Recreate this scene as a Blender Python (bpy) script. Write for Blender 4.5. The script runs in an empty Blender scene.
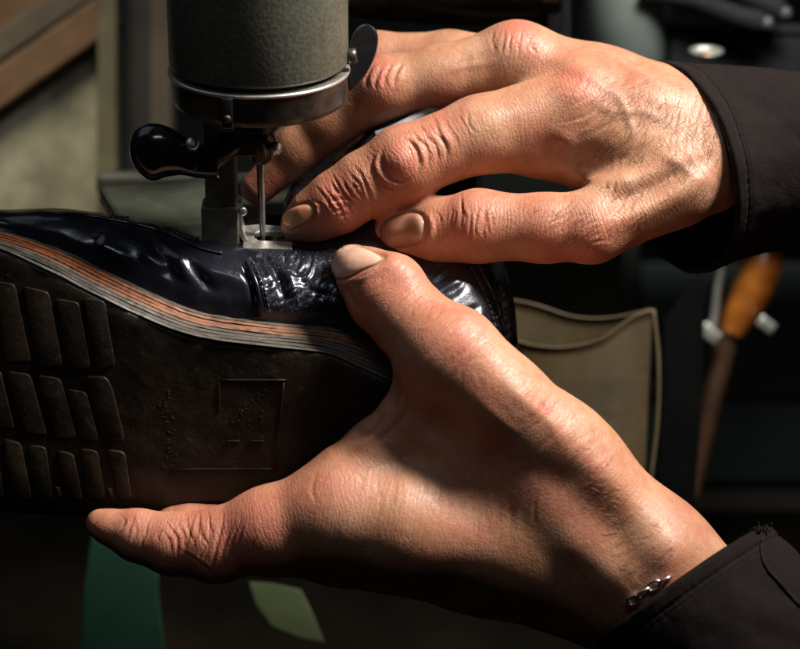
import bpy, bmesh, math, random
import numpy as np
from mathutils import Vector, Matrix
from mathutils.bvhtree import BVHTree
random.seed(7)
rng = np.random.default_rng(11)

# ------------------------------------------------------------------ camera
# the close-up covers 240 mm at the needle; lengths below are in units of 0.3 mm ("u")
S = 0.0003
D = 2500.0                      # needle to camera, u
PITCH = math.radians(23)
Rv = np.array([1.0, 0, 0])
Uv = np.array([0, math.sin(PITCH), math.cos(PITCH)])
Bv = np.array([0, -math.cos(PITCH), math.sin(PITCH)])
M3 = np.stack([Rv, Uv, Bv], axis=1)          # view frame -> world
sc = bpy.context.scene
cam_d = bpy.data.cameras.new('camera')
cam = bpy.data.objects.new('camera', cam_d)
sc.collection.objects.link(cam)
cam.location = Vector(Bv * D * S)
cam.rotation_euler = (math.pi / 2 - PITCH, 0, 0)
cam_d.sensor_fit = 'HORIZONTAL'
cam_d.sensor_width = 36
cam_d.lens = 36 * D / 800
cam_d.clip_start = 0.02
cam_d.clip_end = 20
cam_d.dof.use_dof = True
cam_d.dof.focus_distance = (D - 55) * S
cam_d.dof.aperture_fstop = 10
sc.camera = cam

# ------------------------------------------------------------------ light
def V(x, y, d):
    """frame point (x, y) at depth d in front of the needle -> view frame, u"""
    k = (D - d) / D
    return np.array([(x - 400) * k, -(y - 324.5) * k, d], dtype=np.float64)
def W(v):
    """view frame (u) -> world (m)"""
    return np.asarray(v) @ M3.T * S
def P(x, y, d):
    return W(V(x, y, d))

world = bpy.data.worlds.new('World')
sc.world = world
world.use_nodes = True
bg = world.node_tree.nodes['Background']
bg.inputs[0].default_value = (0.75, 0.9, 1.0, 1)
bg.inputs[1].default_value = 0.006

def lamp(name, kind, loc, target, energy, size, color, **kw):
    l = bpy.data.lights.new(name, kind)
    l.energy = energy
    l.color = color
    if kind == 'AREA':
        l.shape = 'RECTANGLE'
        l.size, l.size_y = size
    else:
        l.shadow_soft_size = size
    for k, v in kw.items():
        setattr(l, k, v)
    o = bpy.data.objects.new(name, l)
    sc.collection.objects.link(o)
    o.location = Vector(loc)
    dirv = Vector(target) - Vector(loc)
    o.rotation_euler = dirv.to_track_quat('-Z', 'Y').to_euler()
    return o

tgt = W(np.array([40., 0, 40]))
kd = np.array([0.58, 0.74, 0.33]); kd /= np.linalg.norm(kd)
lamp('work_lamp', 'SPOT', tgt + (kd @ M3.T) * 0.85, tgt, 96, 0.11, (1.0, 0.935, 0.85),
     spot_size=math.radians(30), spot_blend=1.0)
lamp('window_light', 'AREA', W(np.array([420., 1960, 2700])), W(np.array([-200., 60, 50])), 0.75, (0.34, 0.13), (0.90, 0.95, 1.0))
lamp('side_window', 'AREA', W(np.array([-1000., 1700, 350])), W(np.array([-150., 60, 0])), 0.22, (0.5, 0.35), (0.82, 0.92, 1.0))
lamp('cabinet_fill', 'SPOT', W(np.array([-620., 760, -260])), W(np.array([-420., 160, -740])), 2.4, 0.06, (1.0, 0.90, 0.68), spot_size=math.radians(50), spot_blend=0.8)  # added fill that brightens the cabinet; no real lamp hangs there
lamp('background_fill', 'SPOT', W(np.array([500., 900, 0])), W(np.array([330., 150, -900])), 6.0, 0.05, (0.95, 1.0, 0.92), spot_size=math.radians(62), spot_blend=0.8)  # added fill for the right background, not a lamp of the workshop

sc.view_settings.view_transform = 'Standard'
sc.view_settings.look = 'None'
sc.view_settings.exposure = 0.0
sc.view_settings.gamma = 1.0
sc.view_settings.use_curve_mapping = False
sc.cycles.use_denoising = True

# ------------------------------------------------------------------ helpers
BASE = {}
def tag(o, label, cat, group=None):
    o['label'] = label
    o['category'] = cat
    if group: o['group'] = group
    return o
def thing(name, label, cat, base, group=None):
    o = bpy.data.objects.new(name, None)
    sc.collection.objects.link(o)
    o.empty_display_size = 0.01
    o.location = Vector(base)
    BASE[o] = np.array(base, dtype=float)
    return tag(o, label, cat, group)
def link(name, verts, faces, mat, parent=None, smooth=True, kind=None):
    """verts in world metres; faces list or quad array"""
    verts = np.asarray(verts, dtype=np.float64)
    base = BASE[parent] if parent is not None else np.zeros(3)
    me = bpy.data.meshes.new(name)
    v = (verts - base).astype(np.float32)
    if isinstance(faces, np.ndarray):
        n = faces.shape[1]
        me.vertices.add(len(v)); me.vertices.foreach_set('co', v.ravel())
        me.loops.add(faces.size); me.loops.foreach_set('vertex_index', faces.astype(np.int32).ravel())
        me.polygons.add(len(faces))
        me.polygons.foreach_set('loop_start', (np.arange(len(faces)) * n).astype(np.int32))
        me.update(calc_edges=True)
    else:
        me.from_pydata([tuple(p) for p in v], [], [tuple(int(i) for i in f) for f in faces])
    me.validate()
    if smooth:
        me.polygons.foreach_set('use_smooth', np.ones(len(me.polygons), dtype=bool))
    me.update()
    o = bpy.data.objects.new(name, me)
    sc.collection.objects.link(o)
    if mat is not None: me.materials.append(mat)
    if parent is not None:
        o.parent = parent
        BASE[o] = base
    else:
        BASE[o] = np.zeros(3)
    if kind: o['kind'] = kind
    return o

def hash3(ix, iy, iz):
    n = (ix.astype(np.int64) * 374761393 + iy.astype(np.int64) * 668265263 + iz.astype(np.int64) * 2147483647 + 12345) & 0xffffffff
    n = ((n ^ (n >> 13)) * 1274126177) & 0xffffffff
    n = (n ^ (n >> 16)) & 0xffffff
    return n.astype(np.float64) / 0xffffff
def noise3(p):
    p = np.asarray(p, dtype=np.float64)
    i = np.floor(p).astype(np.int64)
    f = p - i
    f = f * f * (3 - 2 * f)
    r = 0
    for dx in (0, 1):
        for dy in (0, 1):
            for dz in (0, 1):
                w = (f[:, 0] if dx else 1 - f[:, 0]) * (f[:, 1] if dy else 1 - f[:, 1]) * (f[:, 2] if dz else 1 - f[:, 2])
                r = r + w * hash3(i[:, 0] + dx, i[:, 1] + dy, i[:, 2] + dz)
    return r * 2 - 1
def fbm(p, o=3):
    p = np.asarray(p, dtype=np.float64)
    return sum(noise3(p * 2 ** k + 17.3 * k) * 0.5 ** k for k in range(o))

def catmull(pts, n):
    """resample control points (any dim) with n samples"""
    p = np.asarray(pts, dtype=float)
    m = len(p)
    t = np.linspace(0, m - 1, n)
    i = np.clip(np.floor(t).astype(int), 0, m - 2)
    f = (t - i)[:, None]
    ext = np.vstack([2 * p[0] - p[1], p, 2 * p[-1] - p[-2]])
    p0, p1, p2, p3 = ext[i], ext[i + 1], ext[i + 2], ext[i + 3]
    return 0.5 * ((2 * p1) + (-p0 + p2) * f + (2 * p0 - 5 * p1 + 4 * p2 - p3) * f ** 2 + (-p0 + 3 * p1 - 3 * p2 + p3) * f ** 3)

def tube_mesh(path, radii, seg=12, closed_ends=True):
    """path in any frame; returns verts, faces"""
    path = np.asarray(path, dtype=float)
    n = len(path)
    radii = np.broadcast_to(np.asarray(radii, dtype=float), (n,))
    tan = np.gradient(path, axis=0)
    tan /= np.linalg.norm(tan, axis=1)[:, None] + 1e-12
    a = np.array([0.31, 0.87, 0.4])
    nrm = a - tan[0] * (a @ tan[0]); nrm /= np.linalg.norm(nrm)
    V_, F_ = [], []
    for k in range(n):
        nrm = nrm - tan[k] * (nrm @ tan[k]); nrm /= np.linalg.norm(nrm)
        bi = np.cross(tan[k], nrm)
        for j in range(seg):
            an = 2 * math.pi * j / seg
            V_.append(path[k] + radii[k] * (math.cos(an) * nrm + math.sin(an) * bi))
    for k in range(n - 1):
        for j in range(seg):
            F_.append((k * seg + j, k * seg + (j + 1) % seg, (k + 1) * seg + (j + 1) % seg, (k + 1) * seg + j))
    if closed_ends:
        F_.append(tuple(range(seg))[::-1]); F_.append(tuple(range((n - 1) * seg, n * seg)))
    return np.array(V_), F_

def lathe_mesh(center, axis, prof, seg=48, up=(0.2, 0.9, 0.1)):
    """prof: list of (height along axis, radius), in u, view or world frame alike"""
    axis = np.asarray(axis, float); axis = axis / np.linalg.norm(axis)
    a = np.asarray(up, float); a = a - axis * (a @ axis); a /= np.linalg.norm(a); b = np.cross(axis, a)
    V_, F_ = [], []
    for h, r in prof:
        for j in range(seg):
            an = 2 * math.pi * j / seg
            V_.append(np.asarray(center) + axis * h + r * (math.cos(an) * a + math.sin(an) * b))
    for k in range(len(prof) - 1):
        for j in range(seg):
            F_.append((k * seg + j, k * seg + (j + 1) % seg, (k + 1) * seg + (j + 1) % seg, (k + 1) * seg + j))
    F_.append(tuple(range(seg))[::-1]); F_.append(tuple(range((len(prof) - 1) * seg, len(prof) * seg)))
    return np.array(V_), F_

def box_mesh(c, ax, ay, az, hx, hy, hz, bev=0.0):
    """bevelled box from centre, unit axes and half sizes"""
    bm = bmesh.new()
    bmesh.ops.create_cube(bm, size=2)
    for v in bm.verts: v.co = Vector((v.co.x * hx, v.co.y * hy, v.co.z * hz))
    if bev > 0:
        bmesh.ops.bevel(bm, geom=bm.edges[:], offset=bev, segments=2, profile=0.5, affect='EDGES')
    A = np.stack([np.asarray(ax, float), np.asarray(ay, float), np.asarray(az, float)], axis=1)
    vs = np.array([v.co[:] for v in bm.verts]) @ A.T + np.asarray(c, float)
    fs = [tuple(v.index for v in f.verts) for f in bm.faces]
    bm.free()
    return vs, fs

def prism_mesh(poly, depth, frame, bev=0.0):
    """outline poly (2-D list) extruded by depth; frame = (origin, ax, ay, an)"""
    o, ax, ay, an = [np.asarray(q, float) for q in frame]
    bm = bmesh.new()
    vs = [bm.verts.new((x, y, 0)) for x, y in poly]
    f = bm.faces.new(vs)
    if f.normal.z > 0: pass
    r = bmesh.ops.extrude_face_region(bm, geom=[f])
    for g in r['geom']:
        if isinstance(g, bmesh.types.BMVert): g.co.z += depth
    bmesh.ops.recalc_face_normals(bm, faces=bm.faces[:])
    if bev > 0:
        es = [e for e in bm.edges if len(e.link_faces) == 2 and e.calc_face_angle(0) > 0.6]
        bmesh.ops.bevel(bm, geom=es, offset=bev, segments=2, profile=0.5, affect='EDGES')
    bm.verts.ensure_lookup_table(); bm.verts.index_update()
    co = np.array([v.co[:] for v in bm.verts])
    out = o + co[:, :1] * ax + co[:, 1:2] * ay + co[:, 2:3] * an
    fs = [tuple(v.index for v in f.verts) for f in bm.faces]
    bm.free()
    return out, fs

def merge(*parts):
    vs, fs, n = [], [], 0
    for v, f in parts:
        vs.append(np.asarray(v)); fs += [tuple(int(i) + n for i in q) for q in f]; n += len(v)
    return np.vstack(vs), fs

# ------------------------------------------------------------------ materials
def mat_new(name):
    m = bpy.data.materials.new(name)
    m.use_nodes = True
    nt = m.node_tree
    return m, nt, nt.nodes['Principled BSDF']
class NT:
    def __init__(s, nt): s.nt = nt
    def n(s, t, **kw):
        nd = s.nt.nodes.new(t)
        for k, v in kw.items():
            if k.startswith('i_'):
                key = k[2:]
                key = int(key) if key.isdigit() else key
                nd.inputs[key].default_value = v
            else: setattr(nd, k, v)
        return nd
    def l(s, a, b): s.nt.links.new(a, b)
    def coord(s): return s.n('ShaderNodeTexCoord').outputs['Object']
    def noise(s, scale, detail=4, rough=0.55, vec=None, dist=0.0):
        nd = s.n('ShaderNodeTexNoise'); nd.inputs['Scale'].default_value = scale
        nd.inputs['Detail'].default_value = detail; nd.inputs['Roughness'].default_value = rough
        nd.inputs['Distortion'].default_value = dist
        s.l(vec if vec is not None else s.coord(), nd.inputs['Vector'])
        return nd.outputs['Fac']
    def ramp(s, fac, stops):
        nd = s.n('ShaderNodeValToRGB'); cr = nd.color_ramp
        while len(cr.elements) < len(stops): cr.elements.new(0.5)
        for e, (p, c) in zip(cr.elements, stops):
            e.position = p; e.color = (c, c, c, 1) if isinstance(c, (int, float)) else (*c, 1)
        s.l(fac, nd.inputs['Fac'])
        return nd.outputs['Color']
    def math(s, op, a, b=None, c=None):
        nd = s.n('ShaderNodeMath', operation=op)
        for i, q in enumerate((a, b, c)):
            if q is None: continue
            if isinstance(q, (int, float)): nd.inputs[i].default_value = q
            else: s.l(q, nd.inputs[i])
        return nd.outputs[0]
    def mix(s, fac, a, b, mode='MIX'):
        nd = s.n('ShaderNodeMix', data_type='RGBA', blend_type=mode)
        for key, q in (('Factor', fac), ('A', a), ('B', b)):
            sock = [i for i in nd.inputs if i.name == key and i.enabled][0]
            if isinstance(q, (int, float)): sock.default_value = q
            elif isinstance(q, tuple): sock.default_value = (*q, 1)
            else: s.l(q, sock)
        return [o for o in nd.outputs if o.enabled][0]
    def bump(s, h, strength=0.5, dist=0.0005, prev=None):
        nd = s.n('ShaderNodeBump'); nd.inputs['Strength'].default_value = strength; nd.inputs['Distance'].default_value = dist
        s.l(h, nd.inputs['Height'])
        if prev is not None: s.l(prev, nd.inputs['Normal'])
        return nd.outputs['Normal']
    def attr(s, name, out='Fac'):
        nd = s.n('ShaderNodeAttribute'); nd.attribute_name = name
        return nd.outputs[out]

def surface(name, c1, c2, scale=60, rough=(0.5, 0.7), metallic=0.0, bump=0.3, bscale=400, bdist=0.0004, spec=0.5, stops=(0.35, 0.65), coat=0.0):
    """worn two-tone surface with noise relief"""
    m, nt, bs = mat_new(name); t = NT(nt)
    f = t.noise(scale, 6, 0.62)
    t.l(t.ramp(f, [(stops[0], c1), (stops[1], c2)]), bs.inputs['Base Color'])
    g = t.noise(scale * 2.3, 5, 0.6)
    t.l(t.ramp(g, [(0.3, rough[0]), (0.7, rough[1])]), bs.inputs['Roughness'])
    bs.inputs['Metallic'].default_value = metallic
    bs.inputs['Specular IOR Level'].default_value = spec
    bs.inputs['Coat Weight'].default_value = coat
    if bump > 0:
        t.l(t.bump(t.noise(bscale, 5, 0.6), bump, bdist), bs.inputs['Normal'])
    return m
# ------------------------------------------------------------------ skin
def skin_material():
    m, nt, bs = mat_new('skin'); t = NT(nt)
    co = t.coord()
    n1 = t.noise(95, 5, 0.6)
    base = t.ramp(n1, [(0.30, (0.40, 0.185, 0.100)), (0.52, (0.49, 0.255, 0.150)), (0.75, (0.55, 0.335, 0.222))])
    blot = t.noise(48, 4, 0.65, dist=0.6)
    base = t.mix(t.math('MULTIPLY', t.ramp(blot, [(0.44, 0.0), (0.64, 1.0)]), 0.68), base, (0.45, 0.155, 0.10))
    spots = t.noise(430, 4, 0.7)
    base = t.mix(t.math('MULTIPLY', t.ramp(spots, [(0.50, 0.0), (0.68, 1.0)]), 0.38), base, (0.36, 0.145, 0.085))
    pale = t.noise(640, 3, 0.6)
    base = t.mix(t.math('MULTIPLY', t.ramp(pale, [(0.55, 0.0), (0.72, 1.0)]), 0.30), base, (0.66, 0.43, 0.30))
    base = t.mix(t.math('MULTIPLY', t.attr('vein'), 0.40), base, (0.22, 0.135, 0.115))
    base = t.mix(1.0, base, (0.86, 0.83, 0.81), 'MULTIPLY')
    red = t.attr('red')
    mott = t.noise(260, 4, 0.65)
    redf = t.math('MULTIPLY', red, t.ramp(mott, [(0.25, 0.45), (0.7, 1.0)]))
    base = t.mix(t.math('MINIMUM', t.math('MULTIPLY', redf, 1.55), 0.9), base, (0.50, 0.135, 0.09))
    fre = t.noise(700, 2, 0.5)
    base = t.mix(t.math('MULTIPLY', t.ramp(fre, [(0.62, 0.0), (0.74, 1.0)]), 0.22), base, (0.33, 0.13, 0.07))
    dark = t.attr('dark')
    base = t.mix(dark, base, (0.10, 0.045, 0.03))
    # skin lines: transverse creases follow the finger length, cells elsewhere
    s = t.attr('along'); cr = t.attr('crease')
    wob = t.noise(160, 4, 0.6)
    ph = t.math('ADD', t.math('MULTIPLY', s, 1.0), t.math('MULTIPLY', wob, 16.0))
    w1 = t.math('SINE', t.math('MULTIPLY', ph, 0.75))
    w2 = t.math('SINE', t.math('ADD', t.math('MULTIPLY', ph, 1.55), t.math('MULTIPLY', t.noise(420, 3), 9.0)))
    lines = t.math('ADD', t.math('POWER', t.math('ABSOLUTE', w1), 0.45), t.math('MULTIPLY', t.math('POWER', t.math('ABSOLUTE', w2), 0.5), 0.6))
    lines = t.math('MULTIPLY', lines, t.math('ADD', cr, 0.13))
    base = t.mix(t.math('MULTIPLY', t.math('MULTIPLY', cr, t.ramp(t.math('ABSOLUTE', w1), [(0.0, 1.0), (0.32, 0.0)])), 0.65), base, (0.28, 0.085, 0.05))
    t.l(base, bs.inputs['Base Color'])
    warp = t.n('ShaderNodeVectorMath', operation='ADD')
    nz = t.n('ShaderNodeTexNoise'); nz.inputs['Scale'].default_value = 300
    t.l(co, nz.inputs['Vector'])
    sc_ = t.n('ShaderNodeVectorMath', operation='SCALE'); sc_.inputs['Scale'].default_value = 0.0016
    t.l(nz.outputs['Color'], sc_.inputs[0])
    t.l(co, warp.inputs[0]); t.l(sc_.outputs[0], warp.inputs[1])
    vo = t.n('ShaderNodeTexVoronoi', feature='DISTANCE_TO_EDGE'); vo.inputs['Scale'].default_value = 900
    t.l(warp.outputs[0], vo.inputs['Vector'])
    cells = t.ramp(vo.outputs['Distance'], [(0.0, 0.0), (0.22, 1.0)])
    fine = t.noise(2300, 3, 0.6)
    mid = t.noise(420, 4, 0.6)
    b1 = t.bump(mid, 0.22, 0.0007)
    b2 = t.bump(cells, 0.26, 0.00013, b1)
    b3 = t.bump(fine, 0.30, 0.00012, b2)
    b4 = t.bump(lines, 0.55, 0.00030, b3)
    t.l(b4, bs.inputs['Normal'])
    t.l(t.ramp(t.noise(500, 3), [(0.3, 0.38), (0.7, 0.55)]), bs.inputs['Roughness'])
    bs.inputs['Specular IOR Level'].default_value = 0.46
    bs.inputs['Subsurface Weight'].default_value = 0.14
    bs.inputs['Subsurface Radius'].default_value = (1.0, 0.36, 0.2)
    bs.inputs['Subsurface Scale'].default_value = 0.0022
    return m
def nail_material():
    m, nt, bs = mat_new('nail'); t = NT(nt)
    f = t.noise(220, 4, 0.6)
    at = t.n('ShaderNodeAttribute'); at.attribute_name = 'tint'
    base = t.mix(1.0, at.outputs['Color'], t.ramp(f, [(0.3, (0.82, 0.80, 0.78)), (0.7, (1.08, 1.06, 1.05))]), 'MULTIPLY')
    base = t.mix(t.attr('root'), base, (0.72, 0.50, 0.36))
    tip = t.attr('tip')
    base = t.mix(tip, base, (0.78, 0.68, 0.50))
    d = t.attr('dark')
    base = t.mix(d, base, (0.12, 0.06, 0.04))
    t.l(base, bs.inputs['Base Color'])
    t.l(t.bump(t.noise(600, 3, 0.6), 0.15, 0.0003), bs.inputs['Normal'])
    t.l(t.ramp(t.noise(400, 3), [(0.3, 0.18), (0.7, 0.34)]), bs.inputs['Roughness'])
    bs.inputs['Subsurface Weight'].default_value = 0.1
    bs.inputs['Subsurface Scale'].default_value = 0.001
    return m
SKIN = skin_material(); NAIL = nail_material()

# ------------------------------------------------------------------ signed distance modelling
def smin(a, b, k):
    h = np.maximum(k - np.abs(a - b), 0) / k
    return np.minimum(a, b) - h * h * k * 0.25
def cap_d(p, a, b, ra, rb):
    ab = b - a
    t = np.clip(((p - a) @ ab) / (ab @ ab), 0, 1)
    return np.linalg.norm(p - a - t[..., None] * ab, axis=-1) - (ra + (rb - ra) * t)

def build_sdf(groups, body_k, h):
    """groups: list of dict(chain=[(x,y,d,r)...], k) ; first ones are blended as body, then fingers"""
    prims = []
    for g in groups:
        pts = [(V(x, y, d), r * (D - d) / D) for x, y, d, r in g['chain']]
        g['pts'] = pts
        for (a, ra), (b, rb) in zip(pts[:-1], pts[1:]):
            prims.append((a, b, ra, rb))
    lo = np.min([np.minimum(a - ra, b - rb) for a, b, ra, rb in prims], axis=0) - 6 * h
    hi = np.max([np.maximum(a + ra, b + rb) for a, b, ra, rb in prims], axis=0) + 6 * h
    n = np.ceil((hi - lo) / h).astype(int) + 1
    ax = [(lo[i] + h * np.arange(n[i])).astype(np.float32) for i in range(3)]
    F = np.full(n, 1e3, dtype=np.float32)
    for g in groups:
        G = np.full(n, 1e3, dtype=np.float32)
        los, his = [], []
        for (a, ra), (b, rb) in zip(g['pts'][:-1], g['pts'][1:]):
            mg = 26
            i0 = np.maximum(((np.minimum(a - ra, b - rb) - mg - lo) / h).astype(int), 0)
            i1 = np.minimum(((np.maximum(a + ra, b + rb) + mg - lo) / h).astype(int) + 2, n)
            los.append(i0); his.append(i1)
            X = ax[0][i0[0]:i1[0]][:, None, None]; Y = ax[1][i0[1]:i1[1]][None, :, None]; Z = ax[2][i0[2]:i1[2]][None, None, :]
            a32, b32 = a.astype(np.float32), b.astype(np.float32)
            ab = b32 - a32
            t = ((X - a32[0]) * ab[0] + (Y - a32[1]) * ab[1] + (Z - a32[2]) * ab[2]) / np.float32(ab @ ab)
            np.clip(t, 0, 1, out=t)
            d = np.sqrt((X - a32[0] - t * ab[0]) ** 2 + (Y - a32[1] - t * ab[1]) ** 2 + (Z - a32[2] - t * ab[2]) ** 2)
            d -= np.float32(ra) + np.float32(rb - ra) * t
            sl = tuple(slice(i0[q], i1[q]) for q in range(3))
            G[sl] = smin(G[sl], d, np.float32(g['k']))
        i0 = np.min(los, axis=0); i1 = np.max(his, axis=0)
        sl = tuple(slice(i0[q], i1[q]) for q in range(3))
        F[sl] = smin(F[sl], G[sl], np.float32(g.get('bk', body_k)))
    return F, lo, h

def surface_nets(F, lo, h):
    s = F < 0
    nx, ny, nz = F.shape
    c = np.zeros((nx - 1, ny - 1, nz - 1), dtype=np.int8)
    for dx in (0, 1):
        for dy in (0, 1):
            for dz in (0, 1):
                c += s[dx:nx - 1 + dx, dy:ny - 1 + dy, dz:nz - 1 + dz]
    act = (c > 0) & (c < 8)
    idx = np.argwhere(act)
    vid = np.full(act.shape, -1, dtype=np.int32)
    vid[act] = np.arange(len(idx))
    acc = np.zeros((len(idx), 3)); cnt = np.zeros(len(idx))
    cor = [(a, b, e) for a in (0, 1) for b in (0, 1) for e in (0, 1)]
    for c0 in cor:
        for axis in range(3):
            if c0[axis]: continue
            c1 = list(c0); c1[axis] = 1
            f0 = F[idx[:, 0] + c0[0], idx[:, 1] + c0[1], idx[:, 2] + c0[2]]
            f1 = F[idx[:, 0] + c1[0], idx[:, 1] + c1[1], idx[:, 2] + c1[2]]
            m = (f0 < 0) != (f1 < 0)
            t = np.where(m, f0 / np.where(m, f0 - f1, 1), 0)
            p = np.tile(np.array(c0, float), (len(idx), 1)); p[:, axis] = t
            acc[m] += p[m]; cnt[m] += 1
    verts = lo + h * (idx + acc / cnt[:, None])
    quads = []
    for axis in range(3):
        o = [1, 1, 1]; o[axis] = 0
        sl0 = [slice(1, n - 1) for n in F.shape]; sl0[axis] = slice(0, F.shape[axis] - 1)
        sl1 = list(sl0); sl1[axis] = slice(1, F.shape[axis])
        a = s[tuple(sl0)]; b = s[tuple(sl1)]
        e = np.argwhere(a != b)
        flip = a[a != b]
        off = np.array([0 if q == axis else 1 for q in range(3)])
        g = e + off
        u, w = [(1, 2), (2, 0), (0, 1)][axis]
        def cell(du, dw):
            q = g.copy(); q[:, u] -= du; q[:, w] -= dw
            return vid[q[:, 0], q[:, 1], q[:, 2]]
        Q = np.stack([cell(1, 1), cell(0, 1), cell(0, 0), cell(1, 0)], axis=1)
        Q[~flip] = Q[~flip][:, ::-1]
        quads.append(Q)
    Q = np.vstack(quads)
    Q = Q[(Q >= 0).all(axis=1)]
    return verts, Q

def mesh_normals(v, q):
    n = np.cross(v[q[:, 2]] - v[q[:, 0]], v[q[:, 3]] - v[q[:, 1]])
    out = np.zeros_like(v)
    for k in range(4):
        for ax_ in range(3):
            out[:, ax_] += np.bincount(q[:, k], weights=n[:, ax_], minlength=len(v))
    return out / (np.linalg.norm(out, axis=1)[:, None] + 1e-9)
def laplace(v, q, it=2, lam=0.5):
    e = np.vstack([q[:, [0, 1]], q[:, [1, 2]], q[:, [2, 3]], q[:, [3, 0]]])
    e = np.vstack([e, e[:, ::-1]])
    deg = np.bincount(e[:, 0], minlength=len(v)).astype(float)
    for sgn in ([lam, -lam * 1.03] * it):
        a = np.stack([np.bincount(e[:, 0], weights=v[e[:, 1], k], minlength=len(v)) for k in range(3)], axis=1) / deg[:, None]
        v = v + sgn * (a - v)
    return v
def subdivide(v, q):
    """one level of linear quad split, smoothed afterwards by the caller"""
    e = np.vstack([q[:, [0, 1]], q[:, [1, 2]], q[:, [2, 3]], q[:, [3, 0]]])
    es = np.sort(e, axis=1)
    key = es[:, 0].astype(np.int64) * len(v) + es[:, 1]
    uk, inv = np.unique(key, return_inverse=True)
    a, b = uk // len(v), uk % len(v)
    n = len(v); m = len(q)
    em = (v[a] + v[b]) / 2
    fm = v[q].mean(axis=1)
    nv = np.vstack([v, em, fm])
    E = (inv + n).reshape(4, m)
    Fc = np.arange(m) + n + len(uk)
    nq = np.vstack([np.stack([q[:, k], E[k], Fc, E[(k - 1) % 4]], axis=1) for k in range(4)])
    return nv, nq
def project(v):
    k = D / (D - v[:, 2])
    return np.stack([v[:, 0] * k + 400, 324.5 - v[:, 1] * k], axis=1)

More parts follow.
